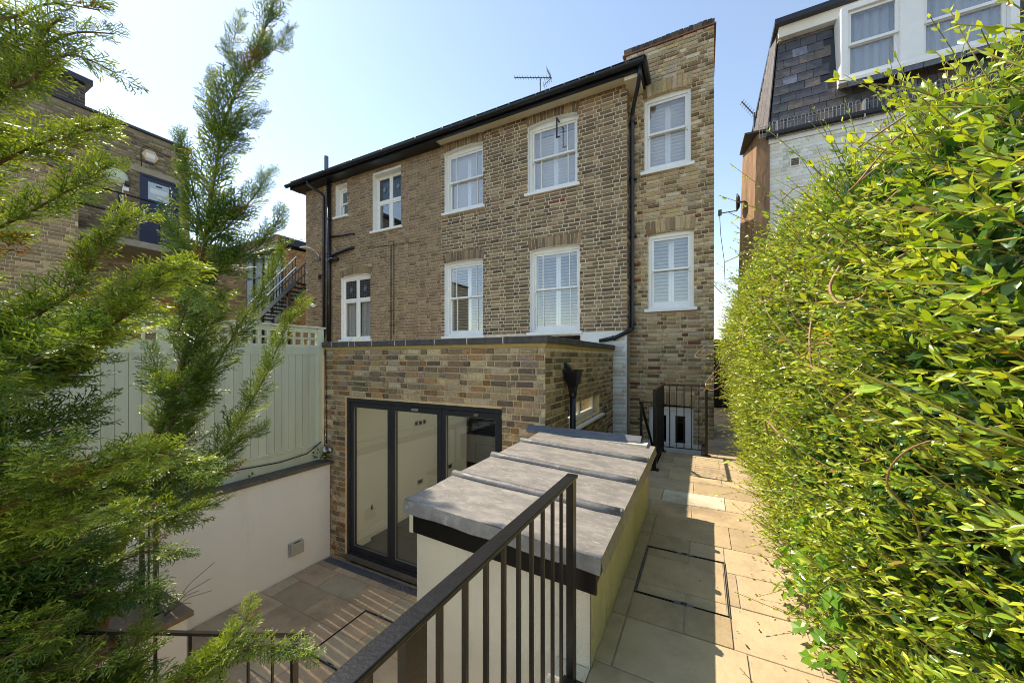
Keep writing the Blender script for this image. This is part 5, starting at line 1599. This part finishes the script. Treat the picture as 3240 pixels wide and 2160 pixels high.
for i in big:          # the nearest leaves, one by one
    key = tuple(np.round(LC[i] * 14).astype(int))
    if key not in leaf_meshes:
        me = bpy.data.meshes.new('leaf')
        me.from_pydata([tuple(p) for p in LEAF_T], [], [tuple(int(a) for a in f_) for f_ in LEAF_F])
        me.materials.append(M['leaf'])
        a = me.attributes.new("col", 'FLOAT_COLOR', 'POINT')
        a.data.foreach_set("color", np.tile(np.array([*LC[i], 1.0], dtype=np.float32), 8))
        leaf_meshes[key] = me
    d = unit(LD[i]); s_ = unit(np.cross(d, LN[i])); n_ = np.cross(s_, d)
    o = bpy.data.objects.new('leaf', leaf_meshes[key])
    COL.objects.link(o)
    o.parent = hedge
    mm = Matrix(((s_[0] * LW_[i], d[0] * LLn[i], n_[0] * LLn[i], LP[i][0]), (s_[1] * LW_[i], d[1] * LLn[i], n_[1] * LLn[i], LP[i][1]), (s_[2] * LW_[i], d[2] * LLn[i], n_[2] * LLn[i], LP[i][2]), (0, 0, 0, 1)))
    o.matrix_parent_inverse = Matrix.Translation(-Vector(hedge.location))
    o.matrix_basis = mm
# shoot stems
r0 = .0021
ref = np.where(np.abs(SDir[:, 2:3]) > .9, np.array([[1.0, 0, 0]]), np.array([[0, 0, 1.0]]))
s1 = unit(np.cross(SDir, ref)); s2 = np.cross(SDir, s1)
far = np.linalg.norm(b0 - np.array([0, 0, 1.42]), axis=1) > .6
pts = []
for e, rad in ((-.1, 1.2), (.5, .9), (1.0, .6)):
    for k in range(3):
        a = 2 * math.pi * k / 3
        pts.append(b0 + SDir * (SLen * e)[:, None] + (s1 * math.cos(a) + s2 * math.sin(a)) * r0 * rad + np.array([[-.01, 0, .04]]) * max(e, 0) ** 2 * (SLen[:, None] / .18) * np.sign(.35 + np.cos(b0[:, 1:2] * 91.0)))
SVv = np.stack(pts, 1)[far]
Fq = np.array([(0, 1, 4, 3), (1, 2, 5, 4), (2, 0, 3, 5), (3, 4, 7, 6), (4, 5, 8, 7), (5, 3, 6, 8)])
SFq = (Fq[None] + (np.arange(len(SVv)) * 9)[:, None, None]).reshape(-1, 4)
sc_ = np.repeat((np.array([[.38, .34, .08]]) * rs.uniform(.5, 1.2, (far.sum(), 1)))[:, None], 9, 1).reshape(-1, 3)
tag(np_mesh('shoots', SVv.reshape(-1, 3), SFq, M['leaf'], hedge, sc_), kind='stuff')
# near-black sheet standing in for the shaded inside of the hedge
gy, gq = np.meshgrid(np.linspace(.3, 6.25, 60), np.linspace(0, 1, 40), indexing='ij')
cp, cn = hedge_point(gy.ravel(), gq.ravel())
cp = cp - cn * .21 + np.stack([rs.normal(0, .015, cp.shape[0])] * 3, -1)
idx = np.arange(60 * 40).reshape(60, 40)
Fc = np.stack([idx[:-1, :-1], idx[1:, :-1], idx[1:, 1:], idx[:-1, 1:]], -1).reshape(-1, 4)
np_mesh('dark_core', cp, Fc, mat('hedge_inner', (.02, .028, .012), .9, var=.6, scale=25, bump=1.0, bscale=40), hedge)
MB().box(1.32, 1.36, .3, 6.4, 0, 2.3).build('support_fence', mat('old_timber', (.10, .07, .045), .9), hedge)
vines = {
 'a': [(.05, 5.66, .93), (.22, 5.3, 1.21), (.42, 4.3, 1.68), (.52, 3.48, 1.95), (.56, 2.84, 2.08), (.62, 2.32, 2.10), (.70, 1.88, 2.10)],
 'b': [(.08, 5.6, .95), (.20, 5.25, 1.26), (.40, 4.25, 1.66), (.50, 3.42, 1.98), (.55, 2.8, 2.05), (.60, 2.3, 2.13), (.72, 1.9, 2.2)],
 'c': [(.52, 2.05, 1.62), (.50, 2.0, 1.72), (.52, 1.91, 1.80), (.56, 1.76, 1.88), (.62, 1.6, 1.95)],
 'd': [(.50, 2.05, 1.62), (.48, 2.01, 1.53), (.47, 1.96, 1.46), (.47, 1.92, 1.38), (.50, 1.86, 1.39), (.52, 1.86, 1.46), (.50, 1.95, 1.48), (.46, 2.1, 1.42)],
 'e': [(.30, 5.25, 2.6), (.50, 4.38, 2.49), (.62, 3.78, 2.35), (.70, 3.46, 2.16)],
 'f': [(.66, 3.81, 2.75), (.74, 3.77, 2.82), (.80, 3.68, 2.78), (.76, 3.54, 2.68), (.66, 3.46, 2.62)],
 'g': [(.48, 1.61, 1.73), (.45, 1.6, 1.66), (.46, 1.55, 1.60), (.51, 1.52, 1.61), (.52, 1.46, 1.67), (.55, 1.3, 1.7)],
 'h': [(.10, 6.0, 1.6), (.0, 5.8, 1.5), (-.03, 5.6, 1.45), (.02, 5.4, 1.42), (.12, 5.2, 1.46), (.26, 4.9, 1.5)],
 'i': [(.20, 6.0, 1.2), (.1, 5.9, 1.05), (.16, 5.7, .98), (.28, 5.5, 1.06), (.3, 5.3, 1.2)],
 'j': [(.30, 5.8, 2.3), (.16, 5.75, 2.45), (.08, 5.7, 2.42)],
 'k': [(.46, 3.0, .9), (.42, 2.8, 1.0), (.40, 2.6, 1.05), (.44, 2.4, 1.0)],
}
def smooth_path(p, n=6):
    p = [Vector(a) for a in p]
    out = []
    for i in range(len(p) - 1):
        a, b, c, d = p[max(i - 1, 0)], p[i], p[i + 1], p[min(i + 2, len(p) - 1)]
        for k in range(n):
            t_ = k / n
            out.append(.5 * ((2 * b) + (c - a) * t_ + (2 * a - 5 * b + 4 * c - d) * t_ ** 2 + (3 * b - a - 3 * c + d) * t_ ** 3))
    return out + [p[-1]]
for i in range(70):       # wiry runners trailing over the face
    yy = rnd.uniform(1.0, 6.2)
    qq = rnd.uniform(.12, .9)
    pts = []
    dy, dq = rnd.uniform(-.16, .16), rnd.uniform(-.05, .09)
    for k in range(6):
        hp0, hn0 = hedge_point(np.array([yy]), np.array([min(max(qq, .02), .98)]))
        o_ = hp0[0] + hn0[0] * (.05 + .10 * math.sin(k * 1.1 + i))
        pts.append(tuple(o_))
        yy += dy + rnd.uniform(-.07, .07)
        qq += dq + rnd.uniform(-.03, .03)
        yy = min(max(yy, .95), 6.3)
    if rnd.random() < .6:
        vines['r%d' % i] = pts
for k, p in vines.items():
    sp_ = smooth_path(p)
    if k[0] != 'r': sp_ = [v_ + Vector((-.07, 0, 0)) for v_ in sp_]
    MB().tube(sp_, [(.0032 if k[0] == 'r' else .0052) - .002 * i / len(sp_) for i in range(len(sp_))], 6).build('vine_stem', M['vine'], hedge, smooth=True)
# ivy creeping out at the foot of the hedge
ivy = thing('ivy', 'patch of broad lobed bright green ivy leaves at the foot of the hedge', 'ivy', (.5, 2.1, 0))
IT = np.array([(0, 0, 0), (.45, .05, .02), (.30, .35, .04), (.62, .55, .0), (.28, .68, .03), (0, 1, -.06), (-.28, .68, .03), (-.62, .55, 0), (-.30, .35, .04), (-.45, .05, .02)])
ivm = []
for c in ((.12, .27, .03), (.16, .33, .03), (.08, .20, .025), (.22, .38, .035)):
    me = bpy.data.meshes.new('leaf')
    me.from_pydata([tuple(p) for p in IT] + [(0, .45, -.03)], [], [(10, i, (i + 1) % 10) for i in range(10)])
    me.materials.append(M['leaf'])
    a = me.attributes.new("col", 'FLOAT_COLOR', 'POINT')
    a.data.foreach_set("color", np.tile(np.array([*c, 1.0], dtype=np.float32), 11))
    ivm.append(me)
for i in range(90):
    yy = rnd.uniform(1.75, 2.75)
    zz = rnd.uniform(.05, .62) * (1.1 - abs(yy - 2.2))
    L = rnd.uniform(.045, .085)
    o = share('leaf', rnd.choice(ivm), ivy, (.485 + rnd.uniform(-.06, .05) - .06 * (1 - zz), yy, zz), rot=(rnd.uniform(.5, 1.5), rnd.uniform(-.6, .6), R(-90) + rnd.uniform(-.9, .9)), scale=(L, L, L))

# ---------------------------------------------------------------- cypress
def spray_template(seed, L=.23, wf=1.0):
    rg = np.random.default_rng(seed)
    quads, tip = [], []
    def twig(p, d, l, w0, w1, nz):
        s_ = np.cross(d, nz); s_ = s_ / np.linalg.norm(s_)
        e = p + d * l
        w0, w1 = w0 * wf, w1 * wf
        quads.append([p - s_ * w0, p + s_ * w0, e + s_ * w1, e - s_ * w1])
        return e
    axis = np.array([0, 1.0, 0])
    y, k = .022, 0
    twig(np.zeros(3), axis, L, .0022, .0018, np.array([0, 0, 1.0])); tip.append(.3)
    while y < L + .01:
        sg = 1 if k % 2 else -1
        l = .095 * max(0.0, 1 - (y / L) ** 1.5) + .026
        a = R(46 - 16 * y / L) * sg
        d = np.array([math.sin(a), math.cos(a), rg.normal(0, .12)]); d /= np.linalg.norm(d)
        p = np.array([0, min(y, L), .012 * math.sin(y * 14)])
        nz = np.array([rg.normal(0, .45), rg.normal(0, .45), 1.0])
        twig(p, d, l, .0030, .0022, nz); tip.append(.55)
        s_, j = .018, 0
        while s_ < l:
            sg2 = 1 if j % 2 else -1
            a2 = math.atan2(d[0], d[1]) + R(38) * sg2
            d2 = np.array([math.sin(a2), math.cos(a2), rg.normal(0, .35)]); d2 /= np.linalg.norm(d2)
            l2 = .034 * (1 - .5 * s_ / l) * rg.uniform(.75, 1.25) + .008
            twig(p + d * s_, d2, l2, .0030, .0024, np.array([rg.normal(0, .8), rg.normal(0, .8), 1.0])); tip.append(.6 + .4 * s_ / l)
            s_ += .0165
            j += 1
        y += .0245
        k += 1
    Q = np.array(quads)                                     # (n,4,3)
    return Q.reshape(-1, 3), np.arange(len(Q) * 4).reshape(-1, 4), np.repeat(np.array(tip), 4)
TPL_FINE = [spray_template(s_, wf=1.1) for s_ in (1, 2, 3, 4)]
TPL_BROAD = [spray_template(s_, wf=1.25) for s_ in (5, 6, 7, 8)]
def conifer(name, label, loc, trunk, trunk_r, boughs, seed, dark, light, spray_len, group, TPL):
    t = thing(name, label, 'tree', loc, group)
    rg = np.random.default_rng(seed)
    MB().tube(smooth_path(trunk, 4), [trunk_r * (1 - .75 * i / (4 * (len(trunk) - 1))) for i in range(4 * (len(trunk) - 1) + 1)], 9).build('trunk', M['bark'], t, smooth=True)
    VV, FF, CC, off = [], [], [], 0
    st = MB()
    for (pts, dens, width, r_, shade) in boughs:
        sp_ = smooth_path(pts, 7)
        n = len(sp_)
        st.tube(sp_, [r_ * (1 - .8 * i / n) for i in range(n)], 5)
        cum = [0.0]
        for i in range(1, n): cum.append(cum[-1] + (sp_[i] - sp_[i - 1]).length)
        tot = cum[-1]
        m = int(tot / dens)
        for k in range(m):
            f = (k + rg.random()) / m
            i = min(n - 2, int(np.searchsorted(cum, f * tot)) - 1 if f > 0 else 0)
            i = max(i, 0)
            tan = np.array((sp_[i + 1] - sp_[i]).normalized())
            p = np.array(sp_[i].lerp(sp_[i + 1], rg.random()))
            perp = unit(np.cross(tan, rg.normal(0, 1, 3)))
            d = unit(tan * (.75 + .5 * f) + perp * (.85 - .35 * f) + np.array([0, 0, .12]))
            nz = unit(np.cross(d, unit(np.cross(d, np.array([0, 0, 1.0])) + rg.normal(0, .35, 3))) + rg.normal(0, .2, 3))
            x_ = unit(np.cross(d, nz)); z_ = np.cross(x_, d)
            sc_ = spray_len * width * (1.15 - .62 * f) * rg.uniform(.65, 1.15)
            V0, F0, T0 = TPL[rg.integers(4)]
            V = V0[:, 0:1] * x_ * sc_ + V0[:, 1:2] * d * sc_ + V0[:, 2:3] * z_ * sc_
            V[:, 2] -= .25 * ((V0[:, 1] * sc_) ** 2) * (1 - .5 * abs(d[2]))        # droop
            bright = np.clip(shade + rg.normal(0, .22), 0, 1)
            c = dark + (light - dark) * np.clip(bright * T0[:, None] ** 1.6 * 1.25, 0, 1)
            if rg.random() < .018: c = np.tile(np.array([.20, .09, .03]), (len(V), 1)) * rg.uniform(.6, 1.2)
            VV.append(V + p); FF.append(F0 + off); CC.append(c)
            off += len(V)
    st.build('branches', M['bark'], t, smooth=True)
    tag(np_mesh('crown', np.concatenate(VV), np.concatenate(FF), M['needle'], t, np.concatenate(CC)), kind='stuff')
    return t
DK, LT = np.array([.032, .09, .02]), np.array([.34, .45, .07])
bB = [
 ([(-3.77, 1.53, 1.79), (-3.73, 1.56, 2.38), (-3.65, 1.6, 2.97), (-3.56, 1.64, 3.44), (-3.38, 1.74, 3.92), (-3.22, 1.82, 4.36), (-3.14, 1.86, 4.65)], .019, 1.3, .016, .35),
 ([(-3.9, 1.35, .6), (-3.83, 1.39, .93), (-3.69, 1.58, 1.28), (-3.54, 1.77, 1.77), (-3.43, 1.94, 2.17), (-3.32, 1.99, 2.44)], .018, 1.05, .012, .5),
 ([(-3.7, 1.3, .1), (-3.55, 1.43, .36), (-3.53, 1.66, .77), (-3.41, 1.84, 1.2), (-3.34, 1.98, 1.62), (-3.19, 2.06, 1.93)], .018, 1.05, .012, .5),
 ([(-3.6, 1.05, .2), (-3.32, 1.21, .38), (-3.24, 1.36, .53), (-3.16, 1.51, .76), (-2.97, 1.61, .88)], .018, 1.0, .009, .45),
 ([(-3.5, .8, .45), (-3.04, .9, .49), (-2.98, 1.04, .42), (-2.9, 1.14, .45), (-2.81, 1.25, .47)], .014, .9, .008, .45),
 ([(-3.3, .7, .3), (-2.87, .77, .31), (-2.83, .9, .31), (-2.63, 1.0, .33)], .014, .85, .008, .45),
 ([(-3.73, 1.56, 2.38), (-3.82, 1.51, 2.89), (-3.89, 1.47, 3.19), (-3.92, 1.46, 3.30)], .015, .95, .007, .35),
 ([(-3.69, 1.58, 2.38), (-3.43, 1.71, 2.67), (-3.24, 1.81, 2.97)], .014, 1.0, .008, .35),
 ([(-3.73, 1.56, 2.09), (-3.5, 1.68, 2.23), (-3.3, 1.78, 2.38), (-3.17, 1.85, 2.6)], .013, 1.05, .009, .35),
 ([(-3.75, 1.55, 1.9), (-3.85, 1.45, 2.3), (-4.0, 1.40, 2.6)], .015, 1.0, .007, .35),
 ([(-3.62, 1.62, 3.1), (-3.45, 1.7, 3.35), (-3.30, 1.78, 3.5)], .015, .8, .006, .35),
 ([(-3.6, 1.62, 3.2), (-3.68, 1.58, 3.5), (-3.66, 1.60, 3.8)], .015, .75, .006, .35),
 ([(-3.45, 1.7, 3.75), (-3.5, 1.66, 4.0), (-3.45, 1.7, 4.3)], .016, .7, .005, .35),
 ([(-3.4, 1.73, 3.85), (-3.22, 1.82, 4.0), (-3.08, 1.9, 4.2)], .016, .7, .005, .35),
]
for (p, e) in (((-3.93, 1.46, 1.25), (-3.70, 1.62, 1.75)), ((-3.9, 1.48, 1.35), (-4.05, 1.40, 1.8)), ((-3.85, 1.5, 1.5), (-3.62, 1.66, 1.95)), ((-4.0, 1.42, 1.0), (-3.80, 1.58, 1.5)), ((-4.0, 1.42, 1.0), (-4.15, 1.35, 1.5))):
    bB.append(([p, tuple((a + b) / 2 for a, b in zip(p, e)), e], .017, 1.0, .007, .4))
rg_ = random.Random(12)
for i in range(8):      # lower fill round the second stem
    z = rg_.uniform(.0, 1.8)
    a = R(rg_.uniform(-30, 100))
    l = rg_.uniform(.5, 1.0) * (1.15 - .25 * z)
    p = Vector((-4.15 + .2 * z, 1.25 + .1 * z, z))
    e = p + Vector((math.cos(a) * l * .75, math.sin(a) * l * .35, l * .5))
    bB.append(([p, p.lerp(e, .5) + Vector((0, 0, -.05)), e], .016, 1.0, .008, .4))
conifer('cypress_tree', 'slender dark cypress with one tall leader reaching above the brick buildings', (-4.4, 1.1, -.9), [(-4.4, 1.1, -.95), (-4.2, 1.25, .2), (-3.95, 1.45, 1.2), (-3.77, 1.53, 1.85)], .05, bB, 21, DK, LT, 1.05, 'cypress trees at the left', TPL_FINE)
bA = [
 ([(-2.6, .4, .0), (-2.02, .64, .04), (-1.85, .73, .15), (-1.66, .83, .23), (-1.52, .9, .25), (-1.44, .94, .22)], .011, .8, .008, .6),
 ([(-1.9, .7, .1), (-1.8, .75, .15), (-1.68, .82, .31), (-1.63, .84, .41)], .013, .7, .005, .6),
 ([(-2.6, .4, -.2), (-2.29, .61, -.03), (-2.21, .66, .14), (-2.16, .68, .29)], .013, .8, .006, .5),
 ([(-2.8, .25, 1.2), (-2.23, .42, 1.46), (-1.89, .48, 1.56), (-1.69, .53, 1.67), (-1.48, .58, 1.73)], .012, .85, .009, .85),
 ([(-2.7, .3, 1.2), (-2.11, .48, 1.46), (-1.79, .53, 1.58), (-1.59, .58, 1.69), (-1.43, .61, 1.61)], .013, .85, .008, .85),
 ([(-2.7, .25, .8), (-2.0, .43, .95), (-1.8, .47, 1.05), (-1.58, .53, 1.11), (-1.44, .6, 1.07)], .012, .85, .009, .85),
 ([(-2.8, .25, 1.4), (-2.2, .44, 1.62), (-1.98, .49, 1.77), (-1.82, .52, 1.9), (-1.75, .55, 1.91)], .013, .8, .008, .7),
 ([(-2.3, .15, 2.0), (-1.91, .25, 2.15), (-1.72, .29, 2.25), (-1.57, .31, 2.32), (-1.54, .33, 2.34)], .016, .65, .007, .6),
 ([(-2.3, .15, 2.0), (-1.91, .25, 2.19), (-1.71, .29, 2.2), (-1.53, .33, 2.24), (-1.41, .39, 2.19)], .016, .65, .007, .6),
 ([(-2.3, .15, 2.2), (-1.93, .24, 2.41), (-1.66, .26, 2.34), (-1.57, .31, 2.38), (-1.45, .37, 2.36)], .020, .6, .006, .5),
 ([(-2.3, .15, 2.1), (-1.91, .25, 2.32), (-1.59, .3, 2.27), (-1.51, .34, 2.3), (-1.42, .39, 2.3)], .020, .6, .006, .5),
 ([(-2.8, .2, 1.8), (-2.29, .28, 2.04), (-2.12, .36, 2.15), (-1.91, .42, 2.18), (-1.71, .46, 2.17)], .013, .8, .008, .7),
 ([(-2.9, .2, 1.6), (-2.64, .32, 1.88), (-2.42, .44, 2.03), (-2.26, .52, 2.13), (-2.15, .57, 2.2)], .014, .9, .008, .5),
]
for i in range(38):      # the mass of the crown
    z = rg_.uniform(-.45, 1.75)
    p = Vector((-2.95 + rg_.uniform(-.1, .2), .05 + rg_.uniform(-.1, .25), z - .15))
    x = rg_.uniform(-2.45, -1.55)
    azl = math.tan(R(rg_.uniform(8, 18.0)))
    e = Vector((x, -x * azl, z + rg_.uniform(.05, .35)))
    if e.z > 1.6: e.z = 1.6 - rg_.random() * .3
    bA.append(([p, p.lerp(e, .5) + Vector((0, 0, rg_.uniform(-.08, .05))), e],   .024, .95, .010, rg_.uniform(.3, .85)))
for i in range(24):      # low inner boughs, darkened to paint in shade inside the crown
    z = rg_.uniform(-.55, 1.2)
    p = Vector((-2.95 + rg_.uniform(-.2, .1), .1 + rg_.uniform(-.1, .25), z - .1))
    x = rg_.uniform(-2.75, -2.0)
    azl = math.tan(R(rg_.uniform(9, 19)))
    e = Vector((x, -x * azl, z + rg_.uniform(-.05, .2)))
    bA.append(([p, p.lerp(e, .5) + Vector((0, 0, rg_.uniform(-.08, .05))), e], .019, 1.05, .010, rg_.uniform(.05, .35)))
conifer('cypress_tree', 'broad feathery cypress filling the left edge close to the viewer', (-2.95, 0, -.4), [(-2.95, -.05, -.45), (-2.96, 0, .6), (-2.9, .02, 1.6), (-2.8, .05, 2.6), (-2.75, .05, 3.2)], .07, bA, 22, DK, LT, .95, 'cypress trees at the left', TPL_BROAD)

# ---------------------------------------------------------------- small plants
def blades(name, label, cat, c, n, h, spread, col, seed, lean=(0, 0)):
    rg = random.Random(seed)
    t = thing(name, label, cat, c)
    for i in range(n):
        a = rg.uniform(0, 2 * math.pi)
        l = h * rg.uniform(.7, 1.1)
        d = Vector((math.cos(a) * spread * rg.uniform(.3, 1) + lean[0], math.sin(a) * spread * rg.uniform(.3, 1) + lean[1], 1)).normalized()
        s_ = d.cross(Vector((math.sin(a), math.cos(a), .2))).normalized()
        mb = MB()
        for k in range(4):
            f0, f1 = k / 4, (k + 1) / 4
            p0, p1 = [Vector(c) + d * l * f - Vector((0, 0, .25 * l * spread * f * f)) for f in (f0, f1)]
            w0, w1 = [.024 * (1 - f ** 2) + .001 for f in (f0, f1)]
            mb.quad(p0 - s_ * w0, p0 + s_ * w0, p1 + s_ * w1, p1 - s_ * w1)
        mb.build('leaf', M['leaf'], t, col=tuple(v * rg.uniform(.8, 1.2) for v in col))
    return t
blades('spiky_plant', 'green sword leaved plant behind the trellis of the fence', 'plant', (-6.2, 4.1, .9), 16, 1.15, .55, (.20, .30, .05), 3)
blades('spiky_plant', 'two pale sword leaves rising at the left end of the extension coping', 'plant', (-5.35, 4.1, 1.2), 5, .75, .5, (.26, .32, .06), 8, lean=(.25, 0))
def weed(label, c, n, r_, seed, col=(.07, .16, .03)):
    rg = np.random.default_rng(seed)
    t = thing('weed', label, 'weed', c)
    for i in range(n):
        d = unit(rg.normal(0, 1, 3) * np.array([1, 1, .5]) + np.array([.3, 0, .6]))
        L = rg.uniform(.03, .06)
        V, F, C = leaf_arrays(np.array([c]) + d * r_ * rg.random(), d[None], unit(rg.normal(0, .4, (1, 3)) + np.array([[0, 0, 1]])), np.array([L]), np.array([L * .7]), np.array([col]) * rg.uniform(.7, 1.4))
        np_mesh('leaf', V, F, M['leaf'], t, C)
weed('small green weed growing where the fence meets the brick pier', (-5.08, 3.58, -.08), 40, .13, 4)
weed('tiny green weed on the coping of the white wall', (-5.1, 2.62, -.1), 10, .07, 6)
tw = thing('bare_twigs', 'dry bare twigs sprouting beside the planter railing', 'twigs', (-4.3, 1.6, -.9))
for i in range(9):
    a = rnd.uniform(-.6, 1.0)
    p = Vector((-4.3, 1.5, -.9))
    q_ = p + Vector((.25 * math.cos(a), .30 * math.sin(a) + .1, rnd.uniform(.1, .45)))
    MB().tube([p, p.lerp(q_, .5) + Vector((0, 0, .05)), q_], .0025, 4).build('twig', M['bark'], tw)

# leaf litter blown against the hedge foot and over the path
nl = 150
lx = .50 - np.abs(rs.normal(0, .17, nl)); ly = rs.uniform(1.5, 6.0, nl)
lx = np.clip(lx, -.42, .6)
LPp = np.stack([lx, ly, np.full(nl, .006)], -1)
dd = rs.normal(0, 1, (nl, 3)); dd[:, 2] = rs.uniform(-.05, .25, nl)
nn = np.stack([rs.normal(0, .2, nl), rs.normal(0, .2, nl), np.ones(nl)], -1)
Ls = rs.uniform(.010, .030, nl)
V, F, C = leaf_arrays(LPp, dd, unit(nn), Ls, Ls * .45, np.array([[.20, .13, .05]]) * rs.uniform(.4, 1.6, (nl, 1)))
tag(np_mesh('leaf_litter', V, F, M['leaf'], None, C), 'scattered dry leaves on the path below the hedge', kind='stuff')
